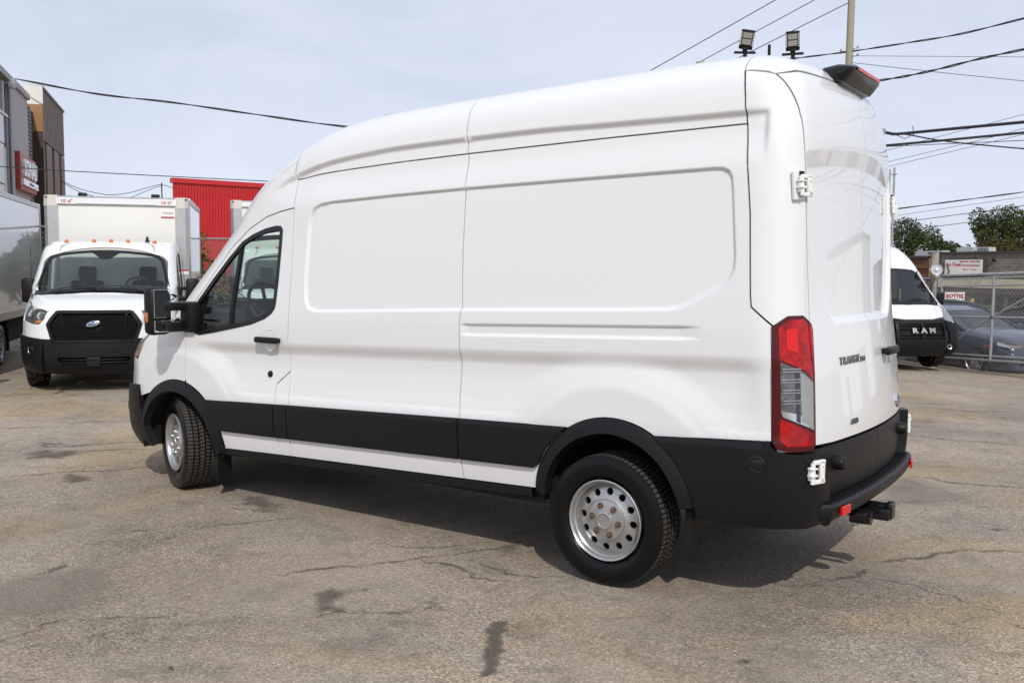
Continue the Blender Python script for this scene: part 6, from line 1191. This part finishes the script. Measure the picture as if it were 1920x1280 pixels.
def flood(x, y, ztop, label, tilt, roll, zbar):
    t = thing('floodlight_pole', label, 'floodlight', (x, y, gz1(x, y)), 0, 'yard floodlights behind the van'); zb_ = zbar-gz1(x, y); b = MB(); b.tube([(0, 0, 0), (0, 0, zb_+.02)], .035, 10); b.build('pole', M['black'], t, True)
    az = math.atan2(5.4-y, -2.5-x); b = MB(); b.box((0, 0, 0), (.05, .42, .045), .006); o = b.build('crossbar', M['black'], t); o.location = (0, 0, zb_); o.rotation_euler = (roll*.35, 0, az)
    b = MB(); b.box((0, 0, .21), (.055, .27, .38), .02); b.box((0, 0, .02), (.07, .10, .08), .01); h = b.build('lamp_head', M['black'], t, True); h.location = (0, 0, zb_+.04); h.rotation_euler = (roll, tilt, az)
    for z in (.165, .29): b = MB(); b.box((.029, 0, z), (.006, .18, .105), .003); b.build('led_panel', mat('led_panel', (.30, .285, .25), .35), h)
    b = MB()
    for s in (1, -1):
        for k in range(7): b.box((.029, s*.119, .11+k*.038), (.006, .018, .026))
    b.build('vent_slot', M['white_box'], h)
    b = MB(); b.tube([(0, -.12, zb_), (.02, -.2, zb_-.1), (.01, -.16, zb_-.22)], .006, 5); b.build('lead', M['cable'], t)
flood(4.88, -13.11, 6.5, 'left black floodlight, its head tilted, on a thin pole above the van roof', D(12), D(-10), 6.02); flood(4.10, -13.67, 6.5, 'right black floodlight, head upright, near the rear edge of the van roof', D(10), D(2), 6.0)
t = thing('bare_pole', 'thin bare dark pole between the two floodlights', 'pole', (4.49, -13.41, gz1(4.49, -13.41))); MB().tube([(0, 0, 0), (0, 0, 6.18-gz1(4.49, -13.41))], .032, 8).build('shaft', M['black'], t, True)
am = thing('antenna_mast', 'thin twin-tube mast with a white box beside the rear corner of the van', 'mast', (5.08, -26.25, gz1(5.08, -26.25))); zz = gz1(5.08, -26.25)
b = MB(); b.tube([(0, 0, 0), (0, 0, 4.93-zz)], .035, 8); b.tube([(.12, .05, 3.4-zz), (.12, .05, 4.88-zz)], .025, 8); b.box((.06, .02, 4.72-zz), (.3, .05, .03)); b.build('tube', M['galv'], am, True); b = MB(); b.box((-.07, -.02, 3.53-zz), (.13, .13, .50), .02); b.build('box', M['whiteplastic'], am, True)
names = {0: ('twisted cable crossing the left sky down to the van roof', 'cable'), 1: ('thin straight wire across the left buildings', 'wire'), 12: ('thickest black cable bundle at the right, above its twin', 'cable'), 13: ('second black cable bundle at the right, below the thickest one', 'cable'), 14: ('black cable sloping down to the right between the two bundles', 'cable'), 11: ('dark twisted cable leaving the brake light to the right', 'cable'), 8: ('twisted cable passing in front of the utility pole', 'cable'), 23: ('slanting guy wire beside the rear corner of the van', 'wire'), 19: ('twisted cable running just above the trees at the right', 'cable'), 5: ('upper of three slanting wires behind the floodlights', 'wire'), 6: ('middle of three slanting wires, from the short pole top', 'wire'), 7: ('lowest of three slanting wires, ending at the utility pole', 'wire'), 2: ('sagging wire over the box truck, highest at the small tripod pole', 'wire'), 3: ('short wire leaving the brown block above the box truck', 'wire'), 4: ('short wire rising to the small tripod pole', 'wire'), 9: ('thin level wire right of the utility pole', 'wire'), 10: ('thin falling wire right of the utility pole', 'wire'), 15: ('thin black wire just under the cable bundles', 'wire'), 16: ('faint wire crossing the cable bundles steeply', 'wire'), 17: ('faint wire rising to the right below the bundles, upper of two', 'wire'), 18: ('faint wire rising to the right below the bundles, lower of two', 'wire'), 20: ('faintest wire above the trees, under the twisted cable', 'wire'), 21: ('thin wire touching the treetops at the right', 'wire'), 22: ('wire passing behind the treetops at the right', 'wire')}
for i, (k, pts, r) in enumerate(WIRES):
    P = dense(pts, 10) if len(pts) > 2 else np.array(pts); b = MB()
    if 8 <= i <= 22: P = np.vstack([P, P[-1]+(P[-1]-P[-2])/np.linalg.norm(P[-1]-P[-2])*25])
    if k == 'twisted':
        P = densify(P, .45, False); n_ = len(P)
        for ph in (0, math.pi): b.tube([Vector(p)+Vector((math.cos(j*.42+ph)*.3, math.sin(j*.42+ph)*.3, math.sin(j*.42+ph)))*r*.75 for j, p in enumerate(P)], r*.72, 5)
    else: b.tube([Vector(p) for p in P], r, 6)
    tag(b.build('cable' if names[i][1] == 'cable' else 'wire', M['cable']), names[i][0], names[i][1], 'overhead wires')
jb = thing('junction_box', 'small grey splice box hanging on the black cables', 'junction box', (7.2, -32.9, 7.0)); b = MB(); b.box((0, 0, 0), (.30, .12, .22), .02); b.build('case', M['galv'], jb); b = MB(); b.tube([(-.15, 0, 0), (-.5, .1, -.15), (-.9, .1, -.35), (-1.2, .1, -.2), (-1.15, .1, .1)], .015, 5); b.build('lead', M['cable'], jb)
tp = thing('tripod_pole', 'small far pole top with guy wires fanning down behind the box truck', 'pole', (38.12, -22.83, 0)); b = MB(); b.tube([(0, 0, 0), (0, 0, 5.75)], .03, 6); b.tube([(0, 0, 5.65), (.5, -.3, 4.6)], .012, 5); b.tube([(0, 0, 5.65), (-.5, .3, 4.6)], .012, 5); b.tube([(0, 0, 5.65), (.15, -.1, 4.6)], .012, 5); b.build('shaft', M['cable'], tp)
